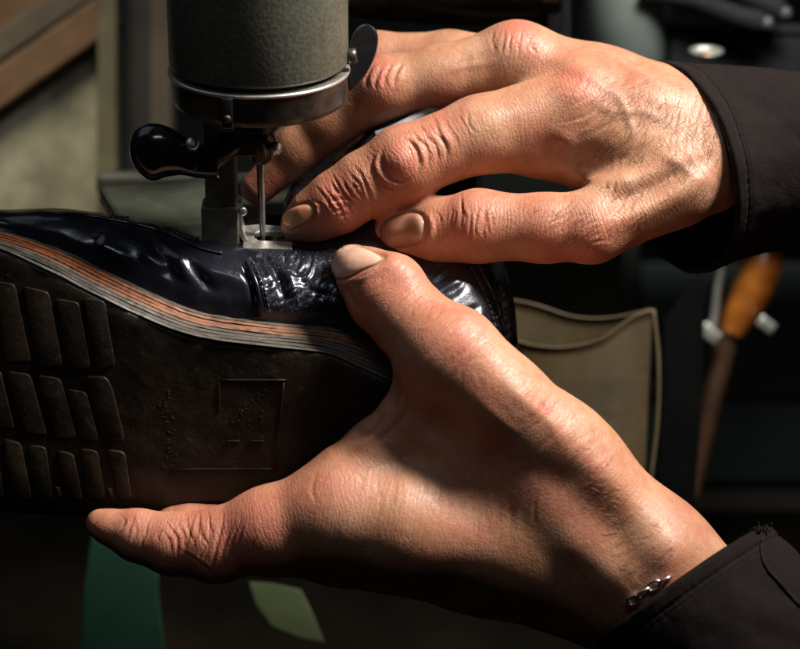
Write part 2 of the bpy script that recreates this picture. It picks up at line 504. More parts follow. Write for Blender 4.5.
class Sculpt:
    """skin surface of a hand in the view frame, with stroke tools"""
    def __init__(s, groups, body_k=16, h=1.7):
        F, lo, h = build_sdf(groups, body_k, h)
        s.v, s.q = surface_nets(F, lo, h)
        s.v = laplace(s.v, s.q, 3)
        s.groups = groups
        s.refresh()
        n = len(s.v)
        s.red = np.zeros(n); s.vein = np.zeros(n); s.dark = np.zeros(n); s.crease = np.zeros(n)
        s.along_coords()
    @classmethod
    def from_mesh(cls, v, q):
        s = cls.__new__(cls)
        s.v, s.q, s.groups = v, q, None
        s.refresh()
        s.red = np.zeros(len(v)); s.vein = np.zeros(len(v)); s.dark = np.zeros(len(v)); s.crease = np.zeros(len(v)); s.al = np.zeros(len(v))
        return s
    def refresh(s):
        s.n = mesh_normals(s.v, s.q)
        s.px = project(s.v)
        cam_ = np.array([0, 0, D])
        vd = cam_ - s.v; vd /= np.linalg.norm(vd, axis=1)[:, None]
        s.face = np.einsum('ij,ij->i', s.n, vd)
        bvh = s.bvh()
        vis = np.zeros(len(s.v), dtype=bool)
        for i in np.where(s.face > -0.05)[0]:
            o = s.v[i] + s.n[i] * 1.2 + vd[i] * 2.5
            vis[i] = bvh.ray_cast(Vector(o), Vector(vd[i]))[0] is None
        s.vis = vis
    def bvh(s):
        return BVHTree.FromPolygons([tuple(p) for p in s.v], s.q.tolist())
    def along_coords(s):
        best = np.full(len(s.v), 1e9); s.al = np.zeros(len(s.v)); s.chain = np.full(len(s.v), -1)
        for gi, g in enumerate(s.groups):
            acc = 0; num = np.zeros(len(s.v)); den = np.zeros(len(s.v)) + 1e-12; dm = np.full(len(s.v), 1e9)
            for (a, ra), (b, rb) in zip(g['pts'][:-1], g['pts'][1:]):
                ab = b - a; L = np.linalg.norm(ab)
                t = np.clip(((s.v - a) @ ab) / (L * L), -0.3, 1.3)
                tc = np.clip(t, 0, 1)
                d = np.linalg.norm(s.v - a - tc[:, None] * ab, axis=1) - (ra + (rb - ra) * tc)
                w = np.exp(-np.maximum(d, -5) / 4)
                num += w * (acc + t * L); den += w; dm = np.minimum(dm, d); acc += L
            m = dm < best
            best[m] = dm[m]; s.al[m] = (num / den)[m]; s.chain[m] = gi
    def field(s, pts, width, fall=2.0, vis_only=True, taper=0.0):
        """gaussian weight round a frame polyline; width may vary along it"""
        p = np.asarray(pts, float)
        w = np.broadcast_to(np.asarray(width, float), (len(p),))
        R = 3.0 * w.max()
        sel = (s.px[:, 0] > p[:, 0].min() - R) & (s.px[:, 0] < p[:, 0].max() + R) & (s.px[:, 1] > p[:, 1].min() - R) & (s.px[:, 1] < p[:, 1].max() + R)
        if vis_only: sel &= s.vis
        i = np.where(sel)[0]
        q = s.px[i]
        out = np.zeros(len(i))
        if len(p) == 1:
            out = np.exp(-(np.linalg.norm(q - p[0], axis=1) / w[0]) ** fall)
        for k in range(len(p) - 1):
            ab = p[k + 1] - p[k]
            t = np.clip(((q - p[k]) @ ab) / (ab @ ab + 1e-9), 0, 1)
            d = np.linalg.norm(q - p[k] - t[:, None] * ab, axis=1)
            ww = w[k] + (w[k + 1] - w[k]) * t
            e = np.exp(-(d / np.maximum(ww, 0.05)) ** fall)
            if taper > 0:
                g = (k + t) / (len(p) - 1)
                e = e * np.clip(g / taper, 0, 1) * np.clip((1 - g) / taper, 0, 1)
            out = np.maximum(out, e)
        return i, out
    def stroke(s, pts, width, height, fall=2.0, smooth=True):
        if smooth and len(pts) > 2:
            c = catmull([(*p, w) for p, w in zip(pts, np.broadcast_to(np.asarray(width, float), (len(pts),)))], 6 * len(pts))
            pts, width = c[:, :2], c[:, 2]
        closed = len(pts) > 3 and np.allclose(pts[0], pts[-1], atol=0.5)
        i, w = s.field(pts, width, fall, taper=0.0 if closed or len(pts) < 3 else 0.3)
        # fade strokes at the silhouette, so that the outline stays round
        s.v[i] += s.n[i] * (w * height * np.clip(s.face[i] * 3, 0.25, 1))[:, None]
    def vein_line(s, pts, w, h, a=0.8):
        s.stroke(pts, w * 1.25, h * 0.7)
        c = catmull(pts, 6 * len(pts))
        s.paint('vein', c, w * 0.9, a)
    def paint(s, arr, pts, width, val, fall=2.0):
        i, w = s.field(pts, width, fall)
        a = getattr(s, arr); a[i] = np.clip(a[i] + w * val, 0, 1)
    def crinkle(s, c, axis, rad, n, amp, seed=0, width=1.3):
        """a fan of short irregular folds across `axis` inside an ellipse rad=(along, across) about c"""
        r = np.random.default_rng(seed)
        ax_ = np.asarray(axis, float); ax_ /= np.linalg.norm(ax_); pe = np.array([-ax_[1], ax_[0]])
        for k in range(n):
            u = -1 + 2 * (k + 0.5) / n + r.normal() * 0.08
            half = math.sqrt(max(0.05, 1 - u * u)) * r.uniform(0.6, 1.05)
            cen = np.asarray(c) + ax_ * u * rad[0] + pe * r.normal() * rad[1] * 0.12
            bow = r.normal() * 0.10 * rad[1] + u * 0.22 * rad[1]
            pts = [cen + pe * q * half * rad[1] + ax_ * (bow * q * q + r.normal() * 1.0) for q in (-1, -0.5, 0, 0.5, 1)]
            wd = width * r.uniform(0.8, 1.3)
            s.stroke(pts, [wd * 0.5, wd, wd * 1.2, wd, wd * 0.5], -amp * r.uniform(0.6, 1.2))
            pts2 = [p + ax_ * wd * 2.0 for p in pts]
            s.stroke(pts2, wd * 1.3, amp * 0.45 * r.uniform(0.6, 1.2))
    def build(s, name, parent, mat=None):
        o = link(name, W(s.v), s.q, mat or SKIN, parent)
        for nm, a in (('red', s.red), ('dark', s.dark), ('vein', s.vein), ('crease', s.crease), ('along', s.al)):
            at = o.data.attributes.new(nm, 'FLOAT', 'POINT')
            at.data.foreach_set('value', a.astype(np.float32))
        return o

def nail(hand, sc_, outline, parent, lift=1.6, tip_dir=(-1, 0), tip_len=0.16, dirt=0.5, tint=(0.6, 0.36, 0.25), name='fingernail'):
    """nail plate: a domed patch laid on the finger surface inside a frame outline"""
    bvh = sc_.bvh()
    o = np.asarray(outline, float)
    per = catmull(np.vstack([o, o[:1]]), 61)[:-1]
    cen = per.mean(axis=0)
    rings = [0.0, 0.2, 0.4, 0.58, 0.74, 0.86, 0.94, 1.0]
    vs, tipa, dk, rt = [], [], [], []
    td = np.asarray(tip_dir, float); td /= np.linalg.norm(td)
    ext = ((per - cen) @ td).max()
    camp = np.array([0, 0, D])
    last = None
    def cast(p, h):
        nonlocal last
        tg = V(p[0], p[1], 0); dr = tg - camp; dr /= np.linalg.norm(dr)
        loc, no, _, _ = bvh.ray_cast(Vector(camp), Vector(dr))
        if loc is None or (last is not None and (Vector(last) - loc).length > 40):
            loc, no, _, _ = bvh.find_nearest(Vector(last))
        last = np.array(loc)
        return np.array(loc) + np.array(no) * h
    vs.append(cast(cen, lift + 0.6)); tipa.append(0); dk.append(0); rt.append(0)
    for r in rings[1:]:
        for p in per:
            q = cen + (p - cen) * r
            last = vs[0] if last is None else last
            h = lift * (1 - r ** 12) + 0.4 * (1 - r * r) - (0.9 if r == 1.0 else 0)
            vs.append(cast(q, h))
            a = ((q - cen) @ td) / ext
            tipa.append(np.clip((a - (1 - 2 * tip_len)) / 0.12, 0, 1) * 0.9)
            dk.append(dirt * (0.9 if r >= 0.94 else 0.0))
            rt.append(np.clip((-a - 0.72) / 0.15, 0, 1) * 0.6)
    n = 60
    fs = [(0, 1 + j, 1 + (j + 1) % n) for j in range(n)]
    for k in range(len(rings) - 2):
        b = 1 + k * n
        fs += [(b + j, b + n + j, b + n + (j + 1) % n, b + (j + 1) % n) for j in range(n)]
    vs = np.array(vs)
    # smooth interior a little so that skin folds do not print through
    ob = link(name, W(vs), fs, NAIL, parent)
    bm = bmesh.new(); bm.from_mesh(ob.data)
    bmesh.ops.recalc_face_normals(bm, faces=bm.faces[:]); bm.to_mesh(ob.data); bm.free()
    for nm, a in (('tip', tipa), ('dark', dk), ('root', rt)):
        at = ob.data.attributes.new(nm, 'FLOAT', 'POINT'); at.data.foreach_set('value', np.array(a, dtype=np.float32))
    ca = ob.data.attributes.new('tint', 'FLOAT_COLOR', 'POINT'); ca.data.foreach_set('color', np.tile(np.array([*tint, 1.0], dtype=np.float32), (len(vs), 1)).ravel())
    return ob
# ------------------------------------------------------------------ the cobbler's hands
HQ = 1.45
person = thing('person', 'two bare weathered hands in dark brown sleeves guiding the black shoe', 'person', P(760, 400, 0))

def right_hand():
    G = [
        dict(chain=[(900, 162, -56, 50), (765, 146, -44, 50), (728, 137, -25, 56), (650, 128, -16, 52), (578, 110, -10, 45)], k=24),        # forearm, index metacarpal
        dict(chain=[(900, 160, -66, 50), (770, 142, -58, 48), (728, 131, -50, 51), (600, 92, -55, 42), (514, 62, -52, 40)], k=24),          # middle metacarpal
        dict(chain=[(735, 135, -70, 46), (600, 98, -95, 38), (530, 72, -98, 35)], k=24),                               # ring metacarpal
        dict(chain=[(735, 150, -2, 46), (672, 180, 20, 40), (630, 200, 32, 34)], k=20),                                # thumb base
        dict(chain=[(700, 165, -5, 44), (620, 150, 2, 42), (585, 130, -4, 40)], k=20),                                 # web muscle
        dict(chain=[(650, 160, -5, 38), (592, 152, -10, 34), (545, 145, -8, 30), (500, 141, 0, 31)], k=20),                        # base of the index finger
        dict(chain=[(672, 185, 22, 42), (592, 226, 44, 35), (545, 228, 42, 33), (478, 226, 34, 35), (440, 231, 20, 31), (404, 234, 2, 25), (393, 235, -4, 20)], k=12, bk=14),  # thumb
        dict(chain=[(585, 108, -8, 44), (480, 134, 12, 37), (404, 163, 22, 36), (365, 184, 17, 31.5), (336, 203, 11, 30), (312, 217, 5, 24), (298, 226, 0, 17)], k=12, bk=12),       # index
        dict(chain=[(520, 62, -52, 39), (440, 77, -44, 31), (384, 88, -42, 31), (330, 124, -58, 24), (298, 150, -68, 22), (258, 188, -76, 17)], k=12, bk=12),     # middle
        dict(chain=[(535, 70, -98, 34), (450, 60, -112, 28), (375, 60, -118, 27), (320, 110, -128, 23), (290, 145, -130, 20)], k=12, bk=12),     # ring
    ]
    s = Sculpt(G, 26, HQ)
    # bony landmarks, tendons and hollows
    s.stroke([(574, 86)], 24, 4); s.stroke([(512, 45)], 24, 3)
    s.stroke([(580, 88), (640, 98), (715, 114)], [15, 14, 16], 3.0)               # extensor tendons
    s.stroke([(530, 50), (600, 72), (690, 96)], [14, 13, 15], 2.6)
    s.stroke([(545, 72), (590, 80), (650, 92)], [13, 12, 12], -3.0)
    s.stroke([(600, 208), (650, 188), (712, 156)], [9, 12, 10], -7)               # hollow beside the thumb tendon
    s.stroke([(590, 232), (650, 208), (720, 168)], [12, 11, 12], 4)
    s.stroke([(535, 150), (580, 160), (645, 160)], [14, 17, 14], -4.5)
    s.stroke([(556, 132), (568, 148), (562, 168)], [9, 11, 9], 3)
    s.stroke([(545, 160), (600, 182), (665, 172)], [7, 9, 9], 4)
    s.stroke([(588, 247)], 20, 4)
    s.vein_line([(560, 70), (590, 78), (612, 92), (640, 96)], 4, 2.2)
    s.vein_line([(590, 100), (612, 112), (640, 112), (676, 128)], 4, 2.0)
    s.vein_line([(612, 92), (626, 112), (634, 140)], 3.5, 1.8)
    s.vein_line([(600, 60), (640, 76), (680, 90)], 3.5, 1.6, 0.5)
    s.vein_line([(652, 150), (680, 164), (706, 186)], 4, 1.6, 0.5)
    s.vein_line([(500, 62), (470, 66), (440, 74)], 3, 1.0, 0.4)
    s.paint('vein', catmull([(600, 206), (640, 190), (690, 162)], 20), 7, 0.5)  # no vein here: shade of the hollow painted into the skin colour
    # knuckle of the index finger: oval button ringed by folds
    s.stroke([(399, 160)], 14, 3.2)
    c = np.array([399, 158.0])
    ring = [(385, 146), (381, 160), (388, 175), (402, 182), (414, 176)]
    s.stroke(ring, [1.8, 2.2, 2.4, 2.0, 1.2], -1.8)
    s.stroke([(p[0] - 5, p[1] + 3) for p in ring], 3.0, 1.5)
    s.stroke([(p[0] - 9, p[1] + 7) for p in ring], [1.2, 1.5, 1.7, 1.5, 1.0], -1.2)
    ring2 = [(402, 138), (414, 146), (419, 160), (417, 172)]
    s.stroke(ring2, [1.4, 1.9, 2.0, 1.4], -2.4)
    s.stroke([(p[0] + 5, p[1] - 1) for p in ring2], 2.4, 1.3)
    s.stroke([(p[0] + 10, p[1] - 2) for p in ring2], [1.2, 1.7, 1.7, 1.0], -1.9)
    s.stroke([(p[0] + 19, p[1] - 4) for p in ring2], [1.0, 1.5, 1.5, 0.9], -1.4)
    s.stroke([(p[0] + 28, p[1] - 7) for p in ring2], [1.0, 1.6, 1.6, 1.0], -1.3)
    s.crinkle((368, 184), (0.86, -0.5), (16, 26), 6, 1.3, 3, 1.2)
    s.crinkle((338, 199), (0.84, -0.54), (20, 25), 10, 1.15, 5, 1.1)
    s.crinkle((340, 203), (0.3, 0.95), (12, 16), 5, 0.8, 15, 1.1)
    s.stroke([(374, 208), (374, 215), (371, 221)], [1, 1.6, 1], -2.5)
    # middle finger knuckle folds
    for k, (x, b) in enumerate([(372, 60), (381, 62), (390, 60), (400, 59)]):
        s.stroke([(x + 2, b + 4), (x - 5, b + 16), (x - 6, b + 28)], [1.3, 1.8, 1.3], -1.5)
        s.stroke([(x + 7, b + 3), (x, b + 16), (x - 1, b + 28)], 2.4, 0.8)
    s.crinkle((512, 44), (1, 0.1), (22, 18), 8, 1.1, 21, 1.2)
    # thumb folds
    s.crinkle((468, 222), (1, 0.0), (26, 28), 10, 1.0, 8, 1.2)
    s.crinkle((575, 225), (0.6, 0.8), (30, 26), 9, 0.8, 9, 1.2)
    s.crinkle((625, 205), (0.75, 0.6), (26, 18), 8, 0.9, 10, 1.2)
    s.crinkle((600, 120), (0.5, 0.85), (45, 40), 10, 0.4, 31, 1.8)
    s.crinkle((690, 120), (0.95, 0.25), (34, 50), 9, 0.3, 32, 1.6)
    s.crinkle((440, 135), (0.9, -0.4), (40, 26), 8, 0.7, 33, 1.4)
    nail_i = [(281, 221), (284, 212), (296, 206), (308, 204), (314, 209), (311, 218), (300, 226), (288, 230)]
    s.stroke(nail_i + nail_i[:1], 2.2, -1.4)
    s.stroke([(312, 202), (318, 208), (314, 220)], 2.6, 1.6)
    nail_t = [(380, 240), (379, 228), (388, 218), (404, 213), (420, 214), (425, 226), (422, 241), (405, 248), (389, 248)]
    s.stroke(nail_t + nail_t[:1], 2.2, -1.4)
    s.stroke([(428, 212), (432, 228), (428, 246)], 3, 2.0)
    # colour: work-reddened knuckles and finger ends
    for p, w, a in [((340, 200), 30, 0.75), ((398, 160), 26, 0.52), ((300, 222), 18, 0.45), ((520, 32), 16, 0.83), ((575, 85), 20, 0.68),
                    ((545, 60), 22, 0.2), ((378, 78), 20, 0.60), ((465, 225), 30, 0.45), ((560, 245), 32, 0.45), ((410, 240), 25, 0.3), ((440, 130), 30, 0.25), ((265, 185), 26, 0.6), ((610, 235), 30, 0.3)]:
        s.paint('red', [p], w, a)
    for p, w, a in [((471, 58), 3, 0.5), ((482, 53), 2.2, 0.45), ((292, 236), 3, 0.5), ((315, 234), 2, 0.35), ((424, 120), 2, 0.3)]:
        s.paint('dark', [p], w, a)
    s.paint('dark', [(284, 233), (292, 237), (300, 234)], 1.6, 0.6)
    for pts, w, a in [([(320, 212), (345, 196), (375, 180)], 24, 0.5), ([(385, 165), (420, 150)], 24, 0.55), ([(380, 80)], 22, 0.7), ([(440, 228), (500, 225)], 26, 0.55),
                      ([(560, 228), (630, 205)], 26, 0.5), ([(510, 40), (575, 85)], 22, 0.35), ([(430, 140), (520, 125)], 30, 0.22), ([(660, 130), (700, 140)], 44, 0.1)]:
        s.paint('crease', pts, w, a)
    return s, nail_i, nail_t

def left_hand():
    G = [
        dict(chain=[(820, 740, 60, 84), (720, 640, 72, 74), (648, 562, 88, 64), (556, 462, 106, 56)], k=26),           # forearm, thumb base
        dict(chain=[(720, 660, 50, 70), (630, 590, 66, 58), (520, 545, 88, 52), (400, 522, 100, 54), (335, 514, 100, 52)], k=26),  # index metacarpal
        dict(chain=[(640, 560, 80, 50), (545, 505, 92, 50), (470, 462, 92, 44), (425, 436, 92, 34)], k=26),             # muscle between
        dict(chain=[(640, 610, 30, 50), (480, 560, 45, 50), (340, 540, 45, 46)], k=26),                                  # middle metacarpal behind
        dict(chain=[(436, 372, 112, 26), (402, 410, 104, 17), (374, 446, 100, 24), (350, 470, 98, 30)], k=16),           # web of skin
        dict(chain=[(566, 470, 106, 56), (500, 404, 124, 50), (448, 356, 116, 51), (412, 322, 96, 38.5), (386, 293, 80, 40), (367, 277, 63, 28.5), (353, 266, 47, 22)], k=10, bk=26),   # thumb
        dict(chain=[(345, 512, 100, 53), (270, 530, 92, 42), (215, 546, 82, 35), (172, 544, 76, 29), (136, 535, 70, 24), (106, 526, 66, 14.5), (98, 523, 65, 11)], k=14, bk=16),       # index
        dict(chain=[(340, 540, 45, 44), (270, 540, 35, 34), (205, 537, 34, 30), (184, 531, 34, 24), (171, 528, 33, 19)], k=14, bk=12),                             # middle
    ]
    s = Sculpt(G, 26, HQ)
    s.stroke([(396, 264), (410, 274)], 13, 5)                                  # joint of the thumb
    s.stroke([(480, 335), (505, 350)], 24, 3)
    s.stroke([(566, 395), (586, 415)], 24, 4)                                  # base of the thumb
    s.stroke([(440, 330), (520, 395), (600, 470), (690, 560)], [18, 17, 15, 15], 4)   # long tendon
    s.stroke([(500, 440), (565, 488), (610, 530), (655, 590)], [22, 24, 22, 18], -6)     # hollow under it
    s.stroke([(400, 385), (450, 425), (500, 462), (570, 485)], [18, 23, 21, 18], -5)
    s.stroke([(540, 520), (590, 560), (620, 600)], [20, 22, 20], 4)
    s.stroke([(668, 552)], 20, 5)                                                # wrist bone
    s.stroke([(398, 378), (390, 405), (366, 430), (345, 446)], [3, 4, 4, 3], -2.4)   # folds of the web
    s.stroke([(404, 385), (398, 410), (372, 437), (350, 452)], 4, 1.6)
    s.stroke([(410, 392), (404, 416), (380, 441)], [2, 3, 2], -1.8)
    s.stroke([(318, 468), (312, 490), (318, 505)], [1.5, 2, 1.5], -0.7)
    s.crinkle((215, 540), (1, 0.25), (42, 36), 10, 0.75, 41, 1.2)
    s.crinkle((190, 532), (0.95, -0.3), (26, 26), 7, 0.9, 42, 1.1)
    s.stroke([(178, 548), (196, 560), (214, 574)], [1.2, 1.5, 1.0], -0.6)
    s.stroke([(182, 548), (199, 559), (217, 572)], 2.2, 0.4)
    s.crinkle((140, 530), (1, 0.3), (22, 20), 5, 0.9, 43, 1.4)
    s.crinkle((400, 290), (0.66, 0.75), (26, 36), 7, 0.45, 44, 1.8)
    s.crinkle((450, 345), (0.66, 0.75), (40, 48), 10, 0.35, 45, 2.2)
    s.crinkle((560, 430), (0.66, 0.75), (60, 50), 10, 0.3, 46, 2.2)
    s.crinkle((450, 500), (1, 0.1), (90, 46), 14, 0.35, 47, 2.4)
    nl = [(329, 262), (331, 251), (340, 245), (354, 244), (370, 250), (384, 258), (378, 264), (364, 270), (350, 277), (337, 279), (331, 272)]
    s.stroke(nl + nl[:1], 2.4, -1.8)
    s.stroke([(388, 260), (374, 270), (354, 281), (338, 286)], 4, 3.0)           # nail fold
    s.stroke([(346, 284), (350, 296), (360, 312)], [2, 3, 2], -3)
    s.stroke([(354, 282), (372, 272), (388, 262)], 1.4, -1.6)
    for p, w, a in [((400, 275), 26, 0.45), ((365, 300), 26, 0.3), ((450, 330), 40, 0.28), ((480, 390), 30, 0.25), ((545, 410), 30, 0.2), ((190, 540), 50, 0.45),
                    ((260, 530), 50, 0.35), ((120, 525), 25, 0.2), ((345, 275), 14, 0.3), ((330, 480), 40, 0.2), ((620, 500), 40, 0.12), ((372, 430), 20, 0.3)]:
        s.paint('red', [p], w, a)
    s.vein_line([(470, 392), (500, 420), (520, 436)], 5, 1.0, 0.45)
    s.vein_line([(500, 380), (520, 400), (548, 424), (566, 450)], 4, 1.3, 0.35)
    s.paint('red', [(540, 407), (546, 412)], 5, 0.9)
    s.paint('dark', [(541, 406), (545, 411)], 2.0, 0.45)
    s.paint('red', [(530, 415)], 3, 0.6); s.paint('dark', [(532, 415)], 1.2, 0.2)
    for p, w, a in [((128, 519), 6, 0.25), ((300, 530), 3, 0.25), ((355, 543), 2, 0.5), ((210, 568), 3, 0.3), ((360, 450), 2, 0.2)]:
        s.paint('dark', [p], w, a)
    for pts, w, a in [([(390, 290), (470, 360)], 40, 0.3), ([(170, 535), (250, 535)], 36, 0.45), ([(300, 515), (500, 510)], 50, 0.22), ([(500, 390), (620, 490)], 44, 0.2)]:
        s.paint('crease', pts, w, a)
    return s, nl

sr, n_i, n_t = right_hand()
# the forearm slims down inside the cuff
w_ = np.clip((sr.px[:, 0] - 722) / 34, 0, 1); w_ = w_ * w_ * (3 - 2 * w_)
axc = np.stack([sr.v[:, 0], np.full(len(sr.v), V(740, 150, -45)[1]), np.full(len(sr.v), -45.0)], axis=1)
sr.v = sr.v + (axc - sr.v) * (0.17 * w_)[:, None]
hand_r = sr.build('hand', person)
hand_r['label'] = 'upper hand pressing the leather beside the needle'
nail(hand_r, sr, n_i, hand_r, 1.0, (-0.9, 0.4), 0.06, 0.75, (0.70, 0.32, 0.18))
nail(hand_r, sr, n_t, hand_r, 1.0, (-1, 0.1), 0.05, 0.5, (0.38, 0.19, 0.12))  # thumb nail: tint darkened to paint in the shade under the index finger
sl, n_l = left_hand()
hand_l = sl.build('hand', person)
hand_l['label'] = 'lower hand gripping the sole with its thumb on the upper'
nail(hand_l, sl, n_l, hand_l, 1.2, (-0.75, 0.5), 0.17, 0.8, (0.68, 0.41, 0.30))

# fine hair on the back of the hands
HAIR = surface('body_hair', (0.12, 0.06, 0.03), (0.40, 0.24, 0.13), 200, (0.4, 0.6), bump=0)
def body_hair(s, regions, parent, seed):
    r = np.random.default_rng(seed)
    vs_, fs_, n_ = [], [], 0
    for poly, cnt, dr, L0 in regions:
        p = np.asarray(poly, float); lo_, hi_ = p.min(0), p.max(0)
        inside = np.ones(len(s.v), dtype=bool) & s.vis & (s.face > 0.08)
        x, y = s.px[:, 0], s.px[:, 1]
        c_ = np.zeros(len(s.v), dtype=bool)
        for k in range(len(p)):
            (x0, y0), (x1, y1) = p[k - 1], p[k]
            c_ ^= ((y0 > y) != (y1 > y)) & (x < (x1 - x0) * (y - y0) / (y1 - y0 + 1e-9) + x0)
        idx = np.where(inside & c_)[0]
        for i_ in r.choice(idx, min(cnt, len(idx)), replace=False):
            nn = s.n[i_]
            d_ = np.array([dr[0], -dr[1], 0.0]) + r.normal(0, 0.28, 3)
            d_ -= nn * (d_ @ nn) * 0.9; d_ /= np.linalg.norm(d_)
            L = L0 * r.uniform(0.5, 1.2)
            pts = [s.v[i_] - nn * 0.4 + d_ * L * t + nn * (1.5 * math.sin(t * 2.6)) + np.array([0, -0.7, 0]) * t * t * 2 for t in np.linspace(0, 1, 5)]
            v_, f_ = tube_mesh(pts, [0.17, 0.18, 0.16, 0.12, 0.06], 3, False)
            vs_.append(v_); fs_ += [tuple(q + n_ for q in f) for f in f_]; n_ += len(v_)
    o = link('hand_hair', W(np.vstack(vs_)), fs_, HAIR, parent, kind='stuff')
    return o
body_hair(sr, [([(600, 75), (690, 85), (728, 120), (725, 185), (660, 200), (610, 150)], 230, (-0.55, 0.75), 18), ([(540, 60), (600, 60), (720, 100), (720, 200), (600, 200), (560, 130)], 130, (-0.6, 0.6), 14), ([(530, 205), (600, 205), (650, 225), (570, 245)], 60, (-0.7, 0.5), 11)], hand_r, 3)
body_hair(sl, [([(560, 420), (600, 450), (690, 560), (640, 590), (580, 500)], 90, (-0.75, -0.1), 10)], hand_l, 4)
print('TRIS', 2 * (len(sr.q) + len(sl.q)))
# ------------------------------------------------------------------ sleeves and bracelet
def cloth_material():
    m, nt, bs = mat_new('brown_cloth'); t = NT(nt)
    f = t.noise(45, 5, 0.6)
    base = t.ramp(f, [(0.3, (0.0055, 0.0032, 0.0030)), (0.7, (0.0100, 0.0060, 0.0056))])
    lint = t.noise(900, 3, 0.7)
    base = t.mix(t.math('MULTIPLY', t.ramp(lint, [(0.60, 0.0), (0.78, 1.0)]), 0.5), base, (0.026, 0.0165, 0.0155))
    t.l(base, bs.inputs['Base Color'])
    bs.inputs['Roughness'].default_value = 0.9
    bs.inputs['Specular IOR Level'].default_value = 0.15
    bs.inputs['Sheen Weight'].default_value = 0.0
    bs.inputs['Sheen Roughness'].default_value = 0.5
    w1 = t.n('ShaderNodeTexWave'); w1.inputs['Scale'].default_value = 620; w1.inputs['Distortion'].default_value = 3; w1.bands_direction = 'X'
    w2 = t.n('ShaderNodeTexWave'); w2.inputs['Scale'].default_value = 620; w2.inputs['Distortion'].default_value = 3; w2.bands_direction = 'Z'
    co = t.coord(); t.l(co, w1.inputs['Vector']); t.l(co, w2.inputs['Vector'])
    b1 = t.bump(t.math('ADD', w1.outputs['Fac'], w2.outputs['Fac']), 0.15, 0.0002)
    b2 = t.bump(t.noise(700, 4, 0.7), 0.5, 0.0004, b1)
    t.l(b2, bs.inputs['Normal'])
    return m
CLOTH = cloth_material()
HEM = surface('hem_thread', (0.006, 0.0045, 0.0042), (0.014, 0.010, 0.009), 300, (0.8, 0.95), bump=0.4, spec=0.2)
def sleeve(rings, parent, seed, fold=4.0, hem=15.0):
    """rings: (centre(x,y,d), e1(x,y,d), e2(x,y,d)); first ring is the cuff"""
    C = np.array([[*r[0], *r[1], *r[2]] for r in rings], float)
    nu, seg = 120, 180
    c = catmull(C, nu)
    an = np.linspace(0, 2 * math.pi, seg, endpoint=False)
    def shell(off, k0):
        out = []
        for k in range(k0, nu):
            cen, e1, e2 = c[k, :3], c[k, 3:6], c[k, 6:9]
            u = 1 + off / 95.0
            pts = cen + u * (np.cos(an)[:, None] * e1 + np.sin(an)[:, None] * e2)
            out.append(pts)
        return np.array(out)
    outer = shell(0, 0); inner = shell(-6, 0)
    def to_view(g):
        k = (D - g[..., 2:3]) / D
        return np.concatenate([(g[..., :1] - 400) * k, -(g[..., 1:2] - 324.5) * k, g[..., 2:3]], axis=-1)
    outer, inner = to_view(outer), to_view(inner)
    L = np.concatenate([[0], np.cumsum(np.linalg.norm(np.diff(c[:, :3], axis=0), axis=1))])
    cen3 = outer.mean(axis=1, keepdims=True)
    nrm = outer - cen3; nrm /= np.linalg.norm(nrm, axis=2, keepdims=True)
    q = np.concatenate([outer * 0.013 + seed, ], axis=-1).reshape(-1, 3)
    f = fbm(q * np.array([0.75, 1.1, 1.1]), 3).reshape(outer.shape[:2])
    fine = fbm(outer.reshape(-1, 3) * 0.05 + seed * 2, 3).reshape(outer.shape[:2])
    env = np.clip(L / 60, 0.25, 1)[:, None]
    disp = f * fold * env + fine * 1.0
    groove = -2.0 * np.exp(-((L - hem) / 1.8) ** 2)[:, None] - 0.7 * np.exp(-((L - hem - 5) / 1.4) ** 2)[:, None]
    puck = 0.6 * np.sin(an * 70)[None, :] * np.exp(-((L - hem) / 7) ** 2)[:, None]
    outer = outer + nrm * (disp + groove + puck)[..., None]
    inner = inner + nrm * disp[..., None]
    # rolled rim
    mid = (outer[0] + inner[0]) / 2 + (outer[0] - outer[3]) / np.linalg.norm(outer[0] - outer[3], axis=1)[:, None] * 4
    V_ = np.concatenate([inner[::-1].reshape(-1, 3), mid, outer.reshape(-1, 3)])
    rows = 2 * nu + 1
    i, j = np.meshgrid(np.arange(rows - 1), np.arange(seg), indexing='ij')
    a = i * seg + j; b = i * seg + (j + 1) % seg
    Q = np.stack([a, b, b + seg, a + seg], axis=-1).reshape(-1, 4)
    o = link('sleeve', W(V_), Q, CLOTH, parent)
    bm = bmesh.new(); bm.from_mesh(o.data); bmesh.ops.recalc_face_normals(bm, faces=bm.faces[:]); bm.to_mesh(o.data); bm.free()
    return o, V_, Q
sleeve_r, svr, sqr = sleeve([((679, 167, -46), (-16, -107, 6), (60, 6, 107)), ((735, 163, -46), (-8, -98, 6), (38, 4, 98)), ((800, 162, -44), (-2, -90, 4), (20, 0, 90)),
        ((900, 165, -30), (0, -94, 0), (8, 0, 84)), ((1040, 172, -30), (0, -100, 0), (8, 0, 90))], person, 3.1, 4.5)
sleeve_l, svl, sql = sleeve([((683, 590, 72), (88, -63, -12), (-4, -7, 92)), ((708, 620, 68), (89, -64, -12), (-2, -4, 92)), ((760, 680, 58), (92, -68, -8), (0, 0, 94)),
        ((840, 770, 45), (98, -74, 0), (0, 0, 98)), ((960, 900, 30), (104, -78, 0), (0, 0, 100))], person, 8.4, 6.0, 12)
def raycaster(v, q):
    bvh = BVHTree.FromPolygons([tuple(p) for p in v], [list(map(int, f)) for f in q])
    camp = Vector((0, 0, D))
    def f(x, y, lift=0.0):
        d = Vector(V(x, y, 0)) - camp; d.normalize()
        loc, no, _, _ = bvh.ray_cast(camp, d)
        if loc is None: return None
        if no.dot(d) > 0: no = -no
        return np.array(loc) + np.array(no) * lift
    return f
